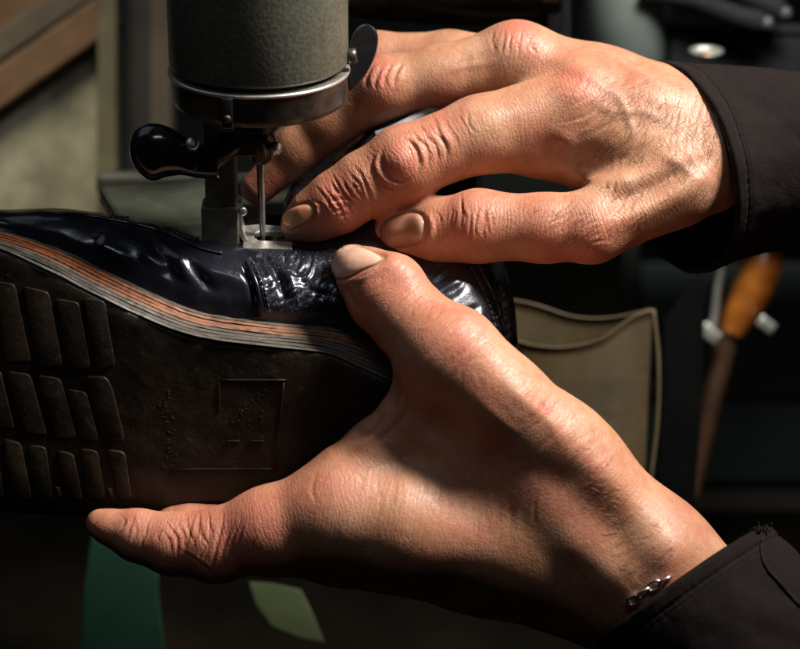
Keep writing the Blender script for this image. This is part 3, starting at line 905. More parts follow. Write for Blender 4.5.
# frayed corner and the open slit of the lower cuff
on_sl = raycaster(svl, sql)
sl_path = [on_sl(x, y, 0.6) for x, y in catmull([(762, 538), (761, 552), (766, 568), (780, 584), (799, 606)], 26)]
sl_path = [p for p in sl_path if p is not None]
v_, f_ = tube_mesh(sl_path, np.linspace(1.6, 2.6, len(sl_path)), 8)
link('slit_seam', W(v_), f_, HEM, sleeve_l)
for k in range(26):
    a = on_sl(762 + random.gauss(0, 6), 531 + random.gauss(0, 3), 0)
    if a is None: a = V(764 + random.gauss(0, 5), 533 + random.gauss(0, 4), 66)
    dirv = np.array([random.gauss(0.1, 0.6), random.gauss(0.8, 0.5), random.gauss(0.2, 0.5)])
    L = random.uniform(2, 5)
    curl = np.array([random.gauss(0, 1) for _ in range(3)])
    pts = [a + dirv * L * t + curl * 1.6 * math.sin(t * 3.1) for t in np.linspace(0, 1, 7)]
    v_, f_ = tube_mesh(pts, np.linspace(1.0, 0.5, 7), 5)
    link('frayed_thread', W(v_), f_, CLOTH, sleeve_l)
SILVER = surface('silver', (0.72, 0.70, 0.66), (0.85, 0.83, 0.80), 300, (0.18, 0.35), 1.0, 0.15, 600, 0.0001)
on_l = raycaster(sl.v, sl.q)
cpts = catmull([(634, 599), (644, 591), (654, 585), (664, 580)], 4)
prev = None
for k, (x, y) in enumerate(cpts):
    c0 = on_l(x, y, 2.6)
    if c0 is None: continue
    c1 = on_l(x + 3, y - 1.8, 2.6)
    c_n = on_l(x, y, 8.0) - c0
    ax_ = (c1 - c0) / np.linalg.norm(c1 - c0); c_n /= np.linalg.norm(c_n)
    side = np.cross(c_n, ax_)
    if k % 2: side, c_n = (side * 0.5 + c_n * 0.86), side
    pts = [c0 + ax_ * 6.4 * math.cos(t) + side * 4.2 * math.sin(t) for t in np.linspace(0, 2 * math.pi, 22)]
    v_, f_ = tube_mesh(pts, 1.7, 8)
    link('bracelet_link', W(v_), f_, SILVER, hand_l)

sleeve_r['label'] = 'dark brown cuff of the upper arm'
sleeve_l['label'] = 'dark brown frayed cuff of the lower arm'
# ------------------------------------------------------------------ the shoe
def leather_material():
    m, nt, bs = mat_new('black_leather'); t = NT(nt)
    f = t.noise(70, 5, 0.6)
    base = t.ramp(f, [(0.3, (0.006, 0.006, 0.009)), (0.7, (0.013, 0.013, 0.020))])
    sp = t.noise(1300, 2, 0.6)
    patch = t.attr('red')
    base = t.mix(t.math('MULTIPLY', t.ramp(sp, [(0.60, 0.0), (0.66, 1.0)]), patch), base, (0.42, 0.42, 0.45))
    dust = t.noise(240, 5, 0.7)
    base = t.mix(t.math('MULTIPLY', t.ramp(dust, [(0.55, 0.0), (0.8, 1.0)]), 0.05), base, (0.25, 0.24, 0.25))
    t.l(base, bs.inputs['Base Color'])
    r = t.ramp(t.noise(160, 5, 0.6), [(0.3, 0.15), (0.7, 0.30)])
    t.l(t.mix(patch, r, (0.5, 0.5, 0.5)), bs.inputs['Roughness'])
    bs.inputs['Specular IOR Level'].default_value = 0.55
    bs.inputs['Specular Tint'].default_value = (0.82, 0.88, 1.0, 1)
    bs.inputs['Coat Weight'].default_value = 0.3
    bs.inputs['Coat Roughness'].default_value = 0.2
    vo = t.n('ShaderNodeTexVoronoi', feature='DISTANCE_TO_EDGE'); vo.inputs['Scale'].default_value = 1000
    t.l(t.coord(), vo.inputs['Vector'])
    b0 = t.bump(t.noise(120, 3, 0.5), 0.12, 0.0010)
    b1 = t.bump(t.ramp(vo.outputs['Distance'], [(0, 0.0), (0.15, 1.0)]), 0.10, 0.0001, b0)
    b2 = t.bump(t.math('MULTIPLY', t.noise(700, 4, 0.7), t.math('ADD', t.math('MULTIPLY', patch, 2.6), 0.25)), 0.5, 0.00035, b1)
    t.l(b2, bs.inputs['Normal'])
    return m
LEATHER = leather_material()
def rubber_material():
    m, nt, bs = mat_new('sole_rubber'); t = NT(nt)
    f = t.noise(55, 6, 0.65)
    base = t.ramp(f, [(0.38, (0.009, 0.0058, 0.0032)), (0.60, (0.024, 0.0145, 0.0072)), (0.75, (0.060, 0.036, 0.016))])
    g = t.noise(420, 5, 0.7)
    base = t.mix(t.math('MULTIPLY', t.ramp(g, [(0.60, 0.0), (0.72, 1.0)]), 0.30), base, (0.14, 0.095, 0.05))
    t.l(base, bs.inputs['Base Color'])
    t.l(t.ramp(g, [(0.3, 0.42), (0.7, 0.62)]), bs.inputs['Roughness'])
    bs.inputs['Specular IOR Level'].default_value = 0.3
    b1 = t.bump(t.noise(120, 5, 0.6), 0.3, 0.0012)
    t.l(t.bump(t.noise(900, 5, 0.65), 0.4, 0.0003, b1), bs.inputs['Normal'])
    return m
RUBBER = rubber_material()
def layer_material(name, ca, cb, grey=(0.085, 0.075, 0.062)):
    """stacked welt layers: the red edge dye has worn off towards the heel"""
    m, nt, bs = mat_new(name); t = NT(nt)
    sx = t.n('ShaderNodeSeparateXYZ'); t.l(t.coord(), sx.inputs[0])
    w = t.math('ADD', sx.outputs['X'], t.math('MULTIPLY', t.math('SUBTRACT', t.noise(130, 4), 0.5), 0.03))
    fade = t.n('ShaderNodeMapRange'); fade.inputs['From Min'].default_value = -0.04; fade.inputs['From Max'].default_value = -0.015
    t.l(w, fade.inputs['Value'])
    st = t.n('ShaderNodeMapping'); st.inputs['Scale'].default_value = (60, 500, 500); t.l(t.coord(), st.inputs['Vector'])
    n1 = t.n('ShaderNodeTexNoise'); n1.inputs['Scale'].default_value = 1.0; n1.inputs['Detail'].default_value = 5; t.l(st.outputs[0], n1.inputs['Vector'])
    base = t.ramp(n1.outputs['Fac'], [(0.35, ca), (0.65, cb)])
    base = t.mix(fade.outputs[0], base, grey)
    base = t.mix(t.math('MULTIPLY', t.ramp(t.noise(380, 5, 0.75), [(0.48, 0.0), (0.64, 1.0)]), 0.75), base, (0.035, 0.028, 0.022))
    base = t.mix(t.math('MULTIPLY', t.ramp(t.noise(60, 4, 0.7), [(0.40, 0.0), (0.66, 1.0)]), 0.5), base, (0.06, 0.045, 0.035))
    t.l(base, bs.inputs['Base Color'])
    bs.inputs['Roughness'].default_value = 0.5
    t.l(t.bump(n1.outputs['Fac'], 0.5, 0.0003), bs.inputs['Normal'])
    return m
L_DARK = layer_material('welt_dark', (0.05, 0.045, 0.04), (0.11, 0.10, 0.09))
L_RED = layer_material('welt_red', (0.36, 0.090, 0.025), (0.52, 0.165, 0.050), (0.28, 0.12, 0.065))
L_PINK = layer_material('welt_pink', (0.24, 0.12, 0.075), (0.36, 0.19, 0.12), (0.10, 0.085, 0.07))
L_GREY = layer_material('welt_grey', (0.085, 0.080, 0.072), (0.20, 0.185, 0.165), (0.10, 0.092, 0.075))
THREAD = surface('waxed_thread', (0.02, 0.02, 0.02), (0.06, 0.055, 0.05), 300, (0.5, 0.7), bump=0.3)

shoe = thing('shoe', 'black leather shoe with red-edged sole held on its side under the needle', 'shoe', P(250, 515, 40))
SEC = [  # welt edge, side, shoulder, ridge, behind, far, bottom
    [(-128, 262, -10), (-132, 252, -16), (-133, 245, -24), (-133, 240, -34), (-132, 242, -50), (-130, 252, -66), (-128, 280, -80)],
    [(-100, 226, 34), (-104, 214, 30), (-106, 208, 18), (-106, 206, -4), (-106, 210, -40), (-104, 225, -80), (-100, 262, -105)],
    [(-60, 217, 50), (-60, 206, 50), (-60, 202, 36), (-60, 200, 10), (-60, 204, -30), (-60, 220, -80), (-60, 262, -115)],
    [(0, 229, 52), (0, 220, 50), (0, 214, 40), (0, 211, 16), (0, 213, -25), (0, 225, -75), (0, 265, -120)],
    [(60, 248, 52), (60, 231, 52), (60, 217, 42), (60, 209, 16), (60, 209, -25), (60, 218, -75), (60, 260, -120)],
    [(130, 284, 52), (130, 263, 54), (130, 238, 46), (130, 222, 20), (130, 218, -20), (130, 224, -72), (130, 262, -125)],
    [(200, 311, 52), (200, 289, 57), (200, 261, 51), (200, 241, 24), (200, 236, -18), (200, 238, -70), (200, 270, -125)],
    [(263, 321, 51), (263, 301, 58), (263, 274, 53), (263, 253, 26), (263, 246, -8), (263, 242, -60), (263, 268, -125)],
    [(300, 325, 51), (300, 305, 58), (300, 278, 52), (300, 255, 26), (298, 232, 2), (293, 206, -16), (288, 192, -72)],
    [(330, 327, 51), (330, 307, 58), (330, 281, 52), (330, 258, 26), (328, 232, -2), (322, 194, -24), (316, 174, -84)],
    [(400, 352, 51), (400, 328, 60), (400, 290, 52), (398, 246, 20), (392, 192, -8), (386, 132, -22), (380, 112, -92)],
    [(455, 362, 50), (456, 332, 62), (456, 284, 46), (452, 232, 12), (446, 172, -20), (436, 116, -40), (430, 94, -112)],
    [(496, 352, 30), (497, 322, 34), (494, 280, 18), (484, 232, -10), (474, 172, -44), (462, 120, -76), (456, 100, -140)],
    [(517, 343, -30), (516, 318, -32), (509, 282, -44), (494, 236, -60), (482, 180, -84), (470, 130, -104), (464, 112, -150)],
]
A = np.array(SEC, float)
nu, nv = 420, 150
g = np.stack([catmull(A[:, k], nu) for k in range(A.shape[1])], axis=1)     # nu x 7 x 3
g = np.stack([catmull(g[i], nv) for i in range(nu)], axis=0)                # nu x nv x 3
k_ = (D - g[..., 2]) / D
gv = np.stack([(g[..., 0] - 400) * k_, -(g[..., 1] - 324.5) * k_, g[..., 2]], axis=-1)
i, j = np.meshgrid(np.arange(nu - 1), np.arange(nv - 1), indexing='ij')
a = (i * nv + j)
Q = np.stack([a, a + nv, a + nv + 1, a + 1], axis=-1).reshape(-1, 4)
up = Sculpt.from_mesh(gv.reshape(-1, 3), Q)
if up.face[up.px[:, 0].argsort()[len(up.px) // 2]] < 0 or np.median(up.face) < 0:
    up.q = up.q[:, ::-1].copy(); up.refresh()
# walking creases and dents
up.v += up.n * (fbm(up.v * 0.02, 3) * 2.2)[:, None]
up.refresh()
up.stroke([(148, 236), (165, 262), (178, 280)], [6, 8, 6], -3.5)
up.stroke([(185, 252), (196, 272), (214, 292)], [5, 6, 5], -4.0)
up.stroke([(172, 248), (184, 268), (200, 285)], [7, 8, 6], 2.5)
up.stroke([(98, 238), (90, 252)], 5, -1.5)
up.stroke([(176, 256), (210, 270), (252, 284)], [8, 10, 8], 3.5)
up.stroke([(92, 240), (112, 250), (134, 262)], [6, 7, 6], 2.5)
up.stroke([(140, 250), (156, 262), (170, 268)], [5, 6, 5], 2.5)
up.stroke([(240, 262), (252, 284), (259, 316)], [3, 3.5, 3.5], -6)
up.stroke([(249, 262), (261, 286), (267, 316)], [4, 4.5, 4], 4)
up.stroke([(270, 262), (280, 280), (284, 302)], [3, 4, 3], -5)
up.stroke([(282, 262), (292, 284), (296, 306)], [4, 5, 4], 3.0)
up.stroke([(292, 268), (312, 290), (330, 296)], [4, 4, 4], -2.0)
up.crinkle((282, 290), (0.7, 0.7), (26, 16), 9, 1.27, 61, 1.95)
up.crinkle((296, 280), (0.2, 0.9), (26, 22), 8, 1.08, 66, 1.84)
up.crinkle((270, 262), (0.9, -0.3), (28, 12), 8, 1.08, 67, 1.84)
up.crinkle((318, 284), (0.8, 0.6), (24, 18), 7, 1.12, 68, 2.07)
up.crinkle((340, 180), (0.7, -0.7), (46, 26), 14, 2.2, 69, 1.8)
up.crinkle((300, 262), (0.9, 0.3), (34, 14), 7, 1.8, 62, 1.8)
up.crinkle((350, 170), (0.5, 0.8), (40, 24), 9, 2.2, 63, 2.0)
up.crinkle((455, 300), (0.5, 0.8), (40, 30), 6, 1.6, 64, 3.0)
up.crinkle((500, 310), (0.2, 0.9), (34, 12), 8, 1.8, 65, 2.0)
up.paint('red', [(285, 262), (330, 272)], [16, 22], 0.32); up.paint('red', [(285, 300), (300, 305)], 14, 0.35)
up.paint('red', [(340, 165), (360, 150)], 18, 0.4); up.paint('red', [(496, 300), (504, 330)], 9, 0.3)
upper = up.build('upper', shoe, LEATHER)
on_up = raycaster(up.v, up.q)
def seam(path, r, name, mat, n=60, lift=0.0, seg=8):
    pts = [on_up(x, y, lift) for x, y in catmull(path, n)]
    pts = [p for p in pts if p is not None]
    if len(pts) < 4: return None
    P_ = laplace_path(np.array(pts))
    v_, f_ = tube_mesh(P_, r, seg)
    return link(name, W(v_), f_, mat, shoe)
def laplace_path(p, it=6):
    p = p.copy()
    for _ in range(it): p[1:-1] = 0.5 * p[1:-1] + 0.25 * (p[:-2] + p[2:])
    return p
seam([(58, 214), (85, 216), (115, 221), (145, 227), (172, 236), (198, 248), (222, 254)], 2.6, 'toe_cap_edge', LEATHER, 80, 0.5)
seam([(247, 262), (257, 284), (264, 314)], 2.0, 'strap_seam', LEATHER, 40, 0.2)
seam([(300, 232), (330, 190), (352, 158), (380, 130)], 2.2, 'lace_edge', LEATHER, 50, 0.3)
seam([(478, 264), (494, 296), (506, 334)], 2.0, 'heel_counter_edge', LEATHER, 40, 0.3)
def stitches(path, n, L, r, off=0.0, mat=THREAD):
    p = catmull(path, n * 6)
    for k in range(n):
        i0 = k * 6
        a_ = on_up(*p[i0], 0.9); b_ = on_up(*p[min(i0 + 4, len(p) - 1)], 0.9)
        if a_ is None or b_ is None or np.linalg.norm(a_ - b_) > 25: continue
        m_ = (a_ + b_) / 2
        v_, f_ = tube_mesh([a_ - np.array([0, .8, .8]), m_ * .5 + a_ * .5 + [0, .2, .4], m_ * .5 + b_ * .5 + [0, .2, .4], b_ - np.array([0, .8, .8])], r, 6)
        link('stitch', W(v_), f_, mat, upper)
stitches([(110, 216), (140, 220), (168, 228), (200, 240)], 18, 5, 1.0)
stitches([(252, 262), (263, 286), (270, 314)], 10, 4, 0.9)
stitches([(308, 232), (338, 192), (360, 160), (384, 138)], 16, 4, 1.0)
stitches([(470, 266), (486, 298), (497, 334)], 12, 4, 0.9)
STEEL_LEATHER = surface('grey_binding', (0.16, 0.17, 0.20), (0.26, 0.27, 0.31), 200, (0.35, 0.5), 0.0, 0.2)
cb = [V(x, y, d) for x, y, d in catmull([(376, 136, -26), (392, 130, -24), (414, 119, -30), (438, 107, -38), (460, 98, -48)], 40)]
v_, f_ = tube_mesh(cb, 5, 12); link('collar_binding', W(v_), f_, STEEL_LEATHER, shoe)

# welt: eight stacked layers round the edge of the sole
WELT = [(-128, 264, -14, 10), (-100, 228, 30, 13), (-60, 219, 46, 15), (0, 230, 51, 19), (60, 249, 52, 25), (100, 268, 52, 27), (150, 292, 52, 27), (200, 312, 52, 26), (263, 322, 52, 25), (330, 328, 51, 27),
        (370, 338, 51, 32), (420, 356, 50, 34), (470, 362, 38, 32), (500, 354, 16, 28), (518, 344, -36, 24)]
wl = catmull(WELT, 260)
NL = 8
lmat = [L_DARK, L_RED, L_RED, L_RED, L_PINK, L_GREY, L_DARK, L_GREY]
lname = {id(L_DARK): 'dark_welt_layer', id(L_RED): 'red_welt_layer', id(L_PINK): 'pink_welt_layer', id(L_GREY): 'grey_welt_layer'}
tan = np.gradient(wl[:, :2], axis=0); tan /= np.linalg.norm(tan, axis=1)[:, None]
down = np.stack([-tan[:, 1], tan[:, 0]], axis=1)           # frame y points down
down[down[:, 1] < 0] *= -1
STEP = 4.6
def welt_pt(frac, out):
    p = wl[:, :2] + down * (wl[:, 3] * frac)[:, None]
    d = wl[:, 2] + STEP * NL * frac + out
    k = (D - d) / D
    return np.stack([(p[:, 0] - 400) * k, -(p[:, 1] - 324.5) * k, d], axis=1)
for li in range(NL):
    f0, f1 = li / NL, (li + 1) / NL
    df = f1 - f0
    jig = fbm(np.stack([wl[:, 0] * 0.09, np.full(len(wl), li * 9.1), np.zeros(len(wl))], 1), 4) * 1.1
    # profile: outward normal of the stepped edge is up and toward the viewer
    prof = [(f0 + .01 * df, -34), (f0 + .05 * df, -0.5), (f0 + .22 * df, 0.15), (f0 + .5 * df, 0.45), (f0 + .78 * df, 0.15), (f0 + .95 * df, -0.5), (f0 + .99 * df, -34)]
    rows = [welt_pt(fr, o_ + (jig if o_ > -10 else 0)) for fr, o_ in prof]
    up_off = np.array([0, 1.0, 0])
    wav = fbm(np.stack([wl[:, 0] * 0.02, np.full(len(wl), li * 3.7 + 50), np.zeros(len(wl))], 1), 4) * 0.55
    rows = [r_ + up_off * ((0.9 + wav)[:, None] if 0 < k < 6 else 0) for k, r_ in enumerate(rows)]
    vs = np.stack(rows, axis=1).reshape(-1, 3)
    n = len(prof)
    fs = []
    for k in range(len(wl) - 1):
        for m_ in range(n - 1):
            fs.append((k * n + m_, k * n + m_ + 1, (k + 1) * n + m_ + 1, (k + 1) * n + m_))
    lo_ = link(lname[id(lmat[li])], W(vs), fs, lmat[li], shoe)
    bm = bmesh.new(); bm.from_mesh(lo_.data); bmesh.ops.recalc_face_normals(bm, faces=bm.faces[:]); bm.to_mesh(lo_.data); bm.free()

# outsole facing the viewer, leaning away at the bottom
wb = wl[:, :2] + down * (wl[:, 3] * 1.0)[:, None]
BOT = [(-128, 300), (-122, 400), (-80, 480), (-20, 508), (60, 515), (130, 515), (220, 506), (300, 498), (380, 502), (450, 492), (500, 440), (520, 380)]
def sole_d(x, y, ytop, dtop):
    return dtop - 0.28 * (y - ytop) - 14 * np.clip((-x - 20) / 110, 0, 1) ** 2 - 3 * np.sin(np.clip((x - 140) / 160, 0, 1) * math.pi)
top_pts = wb
top_d = wl[:, 2] + STEP * NL
bo = catmull(BOT, 260)
nr = 60
sv = []
for k in range(260):
    x0, y0 = top_pts[k]; x1, y1 = bo[k]
    for m_ in range(nr):
        f = m_ / (nr - 1)
        x, y = x0 + (x1 - x0) * f, y0 + (y1 - y0) * f
        d = sole_d(x, y, y0, top_d[k]) - 2.5 * math.exp(-f * nr * 0.6) - 10 * math.exp(-(1 - f) * nr * 0.35)
        sv.append(V(x, y, d))
sv = np.array(sv)
sv[:, 2] += fbm(sv * 0.03, 3) * 0.8
back = sv.copy(); back[:, 2] -= 46
i, j = np.meshgrid(np.arange(259), np.arange(nr - 1), indexing='ij')
a = i * nr + j
Qf = np.stack([a, a + 1, a + nr + 1, a + nr], axis=-1).reshape(-1, 4)
nb = len(sv)
edge = [k * nr + nr - 1 for k in range(260)]
fs = [tuple(q) for q in Qf] + [tuple(int(t) + nb for t in q[::-1]) for q in Qf]
loop = [k * nr for k in range(260)] + [259 * nr + m_ for m_ in range(1, nr)] + [k * nr + nr - 1 for k in range(258, -1, -1)] + [m_ for m_ in range(nr - 2, 0, -1)]
fs += [(loop[k], loop[(k + 1) % len(loop)], loop[(k + 1) % len(loop)] + nb, loop[k] + nb) for k in range(len(loop))]
outsole = link('outsole', W(np.vstack([sv, back])), fs, RUBBER, shoe)
bm = bmesh.new(); bm.from_mesh(outsole.data); bmesh.ops.recalc_face_normals(bm, faces=bm.faces[:]); bm.to_mesh(outsole.data); bm.free()
on_sole = raycaster(sv, Qf)
def lug(poly, rise=6.0, name='tread_lug', parent=None, taper=0.10, mat=RUBBER):
    """rounded block standing on the sole"""
    p = np.asarray(poly, float)
    c = p.mean(axis=0)
    # round the corners
    out = []
    n = len(p)
    for k in range(n):
        a_, b_, c_ = p[k - 1], p[k], p[(k + 1) % n]
        for t in (0.0, 0.5, 1.0):
            q1 = b_ + (a_ - b_) * min(0.45, 4.5 / (np.linalg.norm(a_ - b_) + 1e-6)); q2 = b_ + (c_ - b_) * min(0.45, 4.5 / (np.linalg.norm(c_ - b_) + 1e-6))
            out.append((1 - t) ** 2 * q1 + 2 * t * (1 - t) * b_ + t * t * q2)
    p = np.array(out); n = len(p)
    def ring(shrink, lift):
        r_ = []
        for q in p:
            dv = q - c; L = np.linalg.norm(dv)
            q2 = c + dv * (1 - shrink / L)
            b_ = on_sole(q2[0], q2[1], 0)
            if b_ is None: b_ = V(q2[0], q2[1], 60)
            r_.append(b_ + np.array([0, -0.15, 0.98]) * lift)
        return r_
    vs = ring(0, -2) + ring(0.2, rise - 1.4) + ring(0.9, rise - 0.3) + ring(2.2, rise)
    fs = []
    for k in range(3):
        fs += [(k * n + j, k * n + (j + 1) % n, (k + 1) * n + (j + 1) % n, (k + 1) * n + j) for j in range(n)]
    fs.append(tuple(range(3 * n, 4 * n)))
    o = link(name, W(np.array(vs)), fs, mat, parent or outsole)
    bm = bmesh.new(); bm.from_mesh(o.data); bmesh.ops.recalc_face_normals(bm, faces=bm.faces[:]); bm.to_mesh(o.data); bm.free()
    return o
LUGS = [
    [(108, 450), (124, 453), (130, 499), (118, 499), (113, 476)], [(82, 449), (97, 452), (104, 499), (87, 499)], [(106, 487), (112, 488), (114, 499), (107, 499)],
    [(59, 451), (73, 455), (81, 499), (66, 499), (62, 476)], [(30, 446), (45, 448), (52, 499), (35, 499)], [(54, 486), (60, 487), (62, 499), (55, 499)], [(5, 440), (20, 444), (30, 507), (12, 506), (8, 476)],
    [(-22, 436), (-5, 440), (2, 497), (-16, 496)], [(-50, 430), (-34, 434), (-24, 492), (-42, 486)],
    [(88, 377), (106, 378), (111, 388), (122, 438), (104, 440), (94, 410)], [(69, 390), (86, 393), (97, 440), (80, 440)], [(40, 376), (60, 380), (74, 436), (54, 438)],
    [(10, 372), (30, 376), (44, 434), (22, 432)], [(-20, 368), (0, 372), (12, 428), (-10, 426)], [(-52, 362), (-32, 366), (-20, 424), (-42, 420)],
    [(86, 299), (104, 302), (113, 364), (96, 368)], [(58, 300), (78, 304), (88, 366), (68, 370)], [(26, 288), (48, 294), (60, 364), (38, 366)], [(-8, 282), (14, 286), (28, 360), (4, 360)], [(-44, 276), (-20, 280), (-8, 354), (-32, 352)],
    [(-82, 290), (-58, 288), (-44, 350), (-70, 350)], [(-86, 366), (-66, 366), (-54, 420), (-76, 414)],
]
for L_ in LUGS:
    L_ = np.array(L_, float); L_[:, 1] = np.minimum(L_[:, 1], 499); cL = L_.mean(axis=0)
    lug(cL + (L_ - cL) * np.array([1.20, 1.07]), 1.4)
# moulded panel in the waist: frame bars, dashes and rows of worn, unreadable marks
def bar(x0, y0, x1, y1, r, name, rise=0.4):
    pts = [on_sole(x0 + (x1 - x0) * t, y0 + (y1 - y0) * t, rise) for t in np.linspace(0, 1, 8)]
    v_, f_ = tube_mesh(pts, r, 6); link(name, W(v_), f_, RUBBER, outsole)
bar(221, 380, 286, 380, 1.1, 'moulded_frame_bar'); bar(284, 382, 275, 468, 0.9, 'moulded_frame_bar'); bar(172, 469, 274, 469, 1.0, 'moulded_frame_bar'); bar(219, 382, 219, 412, 0.7, 'moulded_frame_bar')
bar(227, 441, 239, 441, 1.2, 'moulded_dash'); bar(250, 441, 264, 441, 1.2, 'moulded_dash')
mr = np.random.default_rng(5)
def mark(cx, cy, s_, name='worn_mark'):
    k = 1
    s_ = s_ * mr.uniform(0.5, 1.0)
    parts = []
    for _ in range(k):
        p0 = np.array([cx, cy]) + mr.normal(0, s_ * .45, 2); an = mr.uniform(0, math.pi)
        p1 = p0 + s_ * np.array([math.cos(an), math.sin(an)]); pm = (p0 + p1) / 2 + mr.normal(0, s_ * .25, 2)
        pts = [on_sole(*q, 0.0) for q in catmull([p0, pm, p1], 6)]
        if all(q is not None for q in pts): parts.append(tube_mesh(pts, 0.4, 5))
    if parts:
        v_, f_ = merge(*parts); link(name, W(v_), f_, RUBBER, outsole)
for k in range(34): mark(169 + mr.normal(0, 3.5), 390 + k * 2.3, 5.0)
for k in range(22): mark(226 + k * 2.3 + mr.normal(0, 2), 424 - k * 1.9 + mr.normal(0, 2), 4.4)
for k in range(7): mark(236 + k * 5.5, 432 - k * 4.2, 4.0)
for x, y in [(213, 447), (221, 449), (234, 461), (240, 460), (259, 456), (265, 452)]: mark(x, y, 4.5)
# ------------------------------------------------------------------ the sewing machine
def hammertone():
    m, nt, bs = mat_new('hammertone_paint'); t = NT(nt)
    vo = t.n('ShaderNodeTexVoronoi', feature='SMOOTH_F1'); vo.inputs['Scale'].default_value = 900; vo.inputs['Smoothness'].default_value = 0.6
    t.l(t.coord(), vo.inputs['Vector'])
    base = t.ramp(vo.outputs['Distance'], [(0.15, (0.075, 0.078, 0.058)), (0.7, (0.125, 0.127, 0.098))])
    base = t.mix(t.math('MULTIPLY', t.ramp(t.noise(120, 5, 0.7), [(0.5, 0.0), (0.72, 1.0)]), 0.35), base, (0.07, 0.058, 0.036))
    base = t.mix(t.ramp(t.noise(330, 3, 0.6), [(0.70, 0.0), (0.74, 0.8)]), base, (0.03, 0.024, 0.018))
    t.l(base, bs.inputs['Base Color'])
    bs.inputs['Roughness'].default_value = 0.42
    bs.inputs['Metallic'].default_value = 0.15
    b1 = t.bump(vo.outputs['Distance'], 0.35, 0.00022)
    t.l(t.bump(t.noise(1200, 4), 0.25, 0.0002, b1), bs.inputs['Normal'])
    return m
HAMMER = hammertone()
CHROME = surface('worn_chrome', (0.30, 0.28, 0.25), (0.48, 0.46, 0.42), 150, (0.22, 0.42), 1.0, 0.15, 500, 0.0001)
STEEL = surface('bright_steel', (0.55, 0.53, 0.48), (0.74, 0.72, 0.67), 260, (0.28, 0.44), 0.9, 0.2, 700, 0.0001)
DARKSTEEL = surface('oily_steel', (0.045, 0.043, 0.036), (0.11, 0.105, 0.085), 160, (0.3, 0.5), 0.8, 0.25, 600, 0.0002)
BLACKGLOSS = surface('black_bakelite', (0.006, 0.006, 0.007), (0.014, 0.013, 0.013), 120, (0.12, 0.25), 0.0, 0.08, 500, 0.0002, coat=0.4)
BEDPAINT = surface('green_grey_enamel', (0.030, 0.036, 0.025), (0.055, 0.060, 0.042), 70, (0.35, 0.55), 0.0, 0.2, 300, 0.0004)
N0 = P(263, 243, 0)
mach = thing('sewing_machine', 'grey-green sewing machine head with needle and presser foot over the shoe', 'sewing machine', N0)
def MW(p): return N0 + np.asarray(p, float) * S
X_, Y_, Z_ = np.eye(3)
def mlathe(name, c, axis, prof, mat, seg=64, parent=mach):
    v_, f_ = lathe_mesh(c, axis, prof, seg, (0.3, 0.2, 0.9) if abs(axis[2]) < 0.9 else (1, 0.1, 0))
    o = link(name, MW(v_), f_, mat, parent)
    return o
head = mlathe('head', (0, 0, 0), Z_, [(186, 60), (187, 83), (189, 86), (192, 87), (260, 87.2), (330, 87.5), (440, 87.5), (444, 86), (445, 60)], HAMMER, 96)
mlathe('head_gap', (0, 0, 0), Z_, [(176, 60), (177, 82), (188, 82), (188.5, 60)], BLACKGLOSS, 96)
ring = mlathe('face_ring', (0, 0, 0), Z_, [(146, 40), (147, 78), (150, 83), (156, 84.5), (174, 86), (178, 87.2), (180, 87.4), (181, 86.6), (181.4, 70)], DARKSTEEL, 96)
mlathe('bright_lip', (0, 0, 0), Z_, [(178.6, 85), (178.8, 88.2), (180.2, 88.8), (181.8, 88.2), (182.0, 85)], STEEL, 96, ring)
v_, f_ = box_mesh((-26, -84, 165), X_, Y_, Z_, 5.5, 6, 15, 1.2); link('ring_slot', MW(v_), f_, BLACKGLOSS, ring)
mlathe('slot_screw', (-26, -88, 160), -Y_, [(0, 4), (4, 4), (5, 3)], DARKSTEEL, 16, ring)
# needle bar, clamp and needle
nb_ = mlathe('needle_bar', (0, 0, 0), Z_, [(96, 8), (97, 10), (150, 10.5), (152, 8)], DARKSTEEL, 24)
mlathe('needle_clamp', (0, 0, 0), Z_, [(84, 5), (86, 8), (88, 10), (112, 11.5), (116, 11), (117, 8)], DARKSTEEL, 24)
mlathe('clamp_screw', (6, -5, 104), (0.8, -0.6, 0.05), [(0, 4.5), (9, 4.5), (9.5, 6.5), (15, 6.5), (16, 5.5)], STEEL, 20)
v_, f_ = tube_mesh([(13, -10, 96), (17, -12, 104), (15, -12, 114), (10, -11, 120)], 1.6, 8); link('thread_guide', MW(v_), f_, STEEL, mach)
mlathe('needle', (0, 0, 0), Z_, [(-4, 0.6), (2, 1.6), (10, 2.6), (50, 2.9), (70, 3.1), (90, 3.4), (92, 2.6)], STEEL, 16)
v_, f_ = tube_mesh([(-4, -1, 92), (-3.6, -1.5, 60), (-3.2, -1.5, 30), (-1.5, -2, 5)], 0.8, 6); link('thread', MW(v_), f_, THREAD, mach)
# presser bar and forked foot
BARSTEEL = surface('grey_bar_steel', (0.10, 0.098, 0.078), (0.19, 0.185, 0.15), 120, (0.38, 0.55), 0.45, 0.3, 500, 0.0002)
v_, f_ = box_mesh((-40, 4, 70), X_, Y_, Z_, 15.5, 14, 66, 2.0); pb = link('presser_bar', MW(v_), f_, BARSTEEL, mach, smooth=False)
v_, f_ = box_mesh((-41.5, 4, 22), X_, Y_, Z_, 18.5, 16, 20, 2.0); link('presser_block', MW(v_), f_, BARSTEEL, mach, smooth=False)
foot = [(-19, -20), (30, -21), (30.5, -10), (-4, -8), (-9, -3), (-8, 2), (-3, 5), (20, 4), (21, 13), (-6, 16), (-19, 14)]
v_, f_ = prism_mesh(foot, 5.5, (np.array([0, 0, 2.0]), X_, Y_, Z_), 0.8)
v_[:, 2] += 0.34 * v_[:, 1] + 1.5
pf = link('presser_foot', MW(v_), f_, STEEL, mach, smooth=False)
ank = []
path = catmull([(-15, 3, 5), (-19, 3, 9), (-22, 3, 18), (-23, 3, 30), (-22.5, 3, 44)], 16)
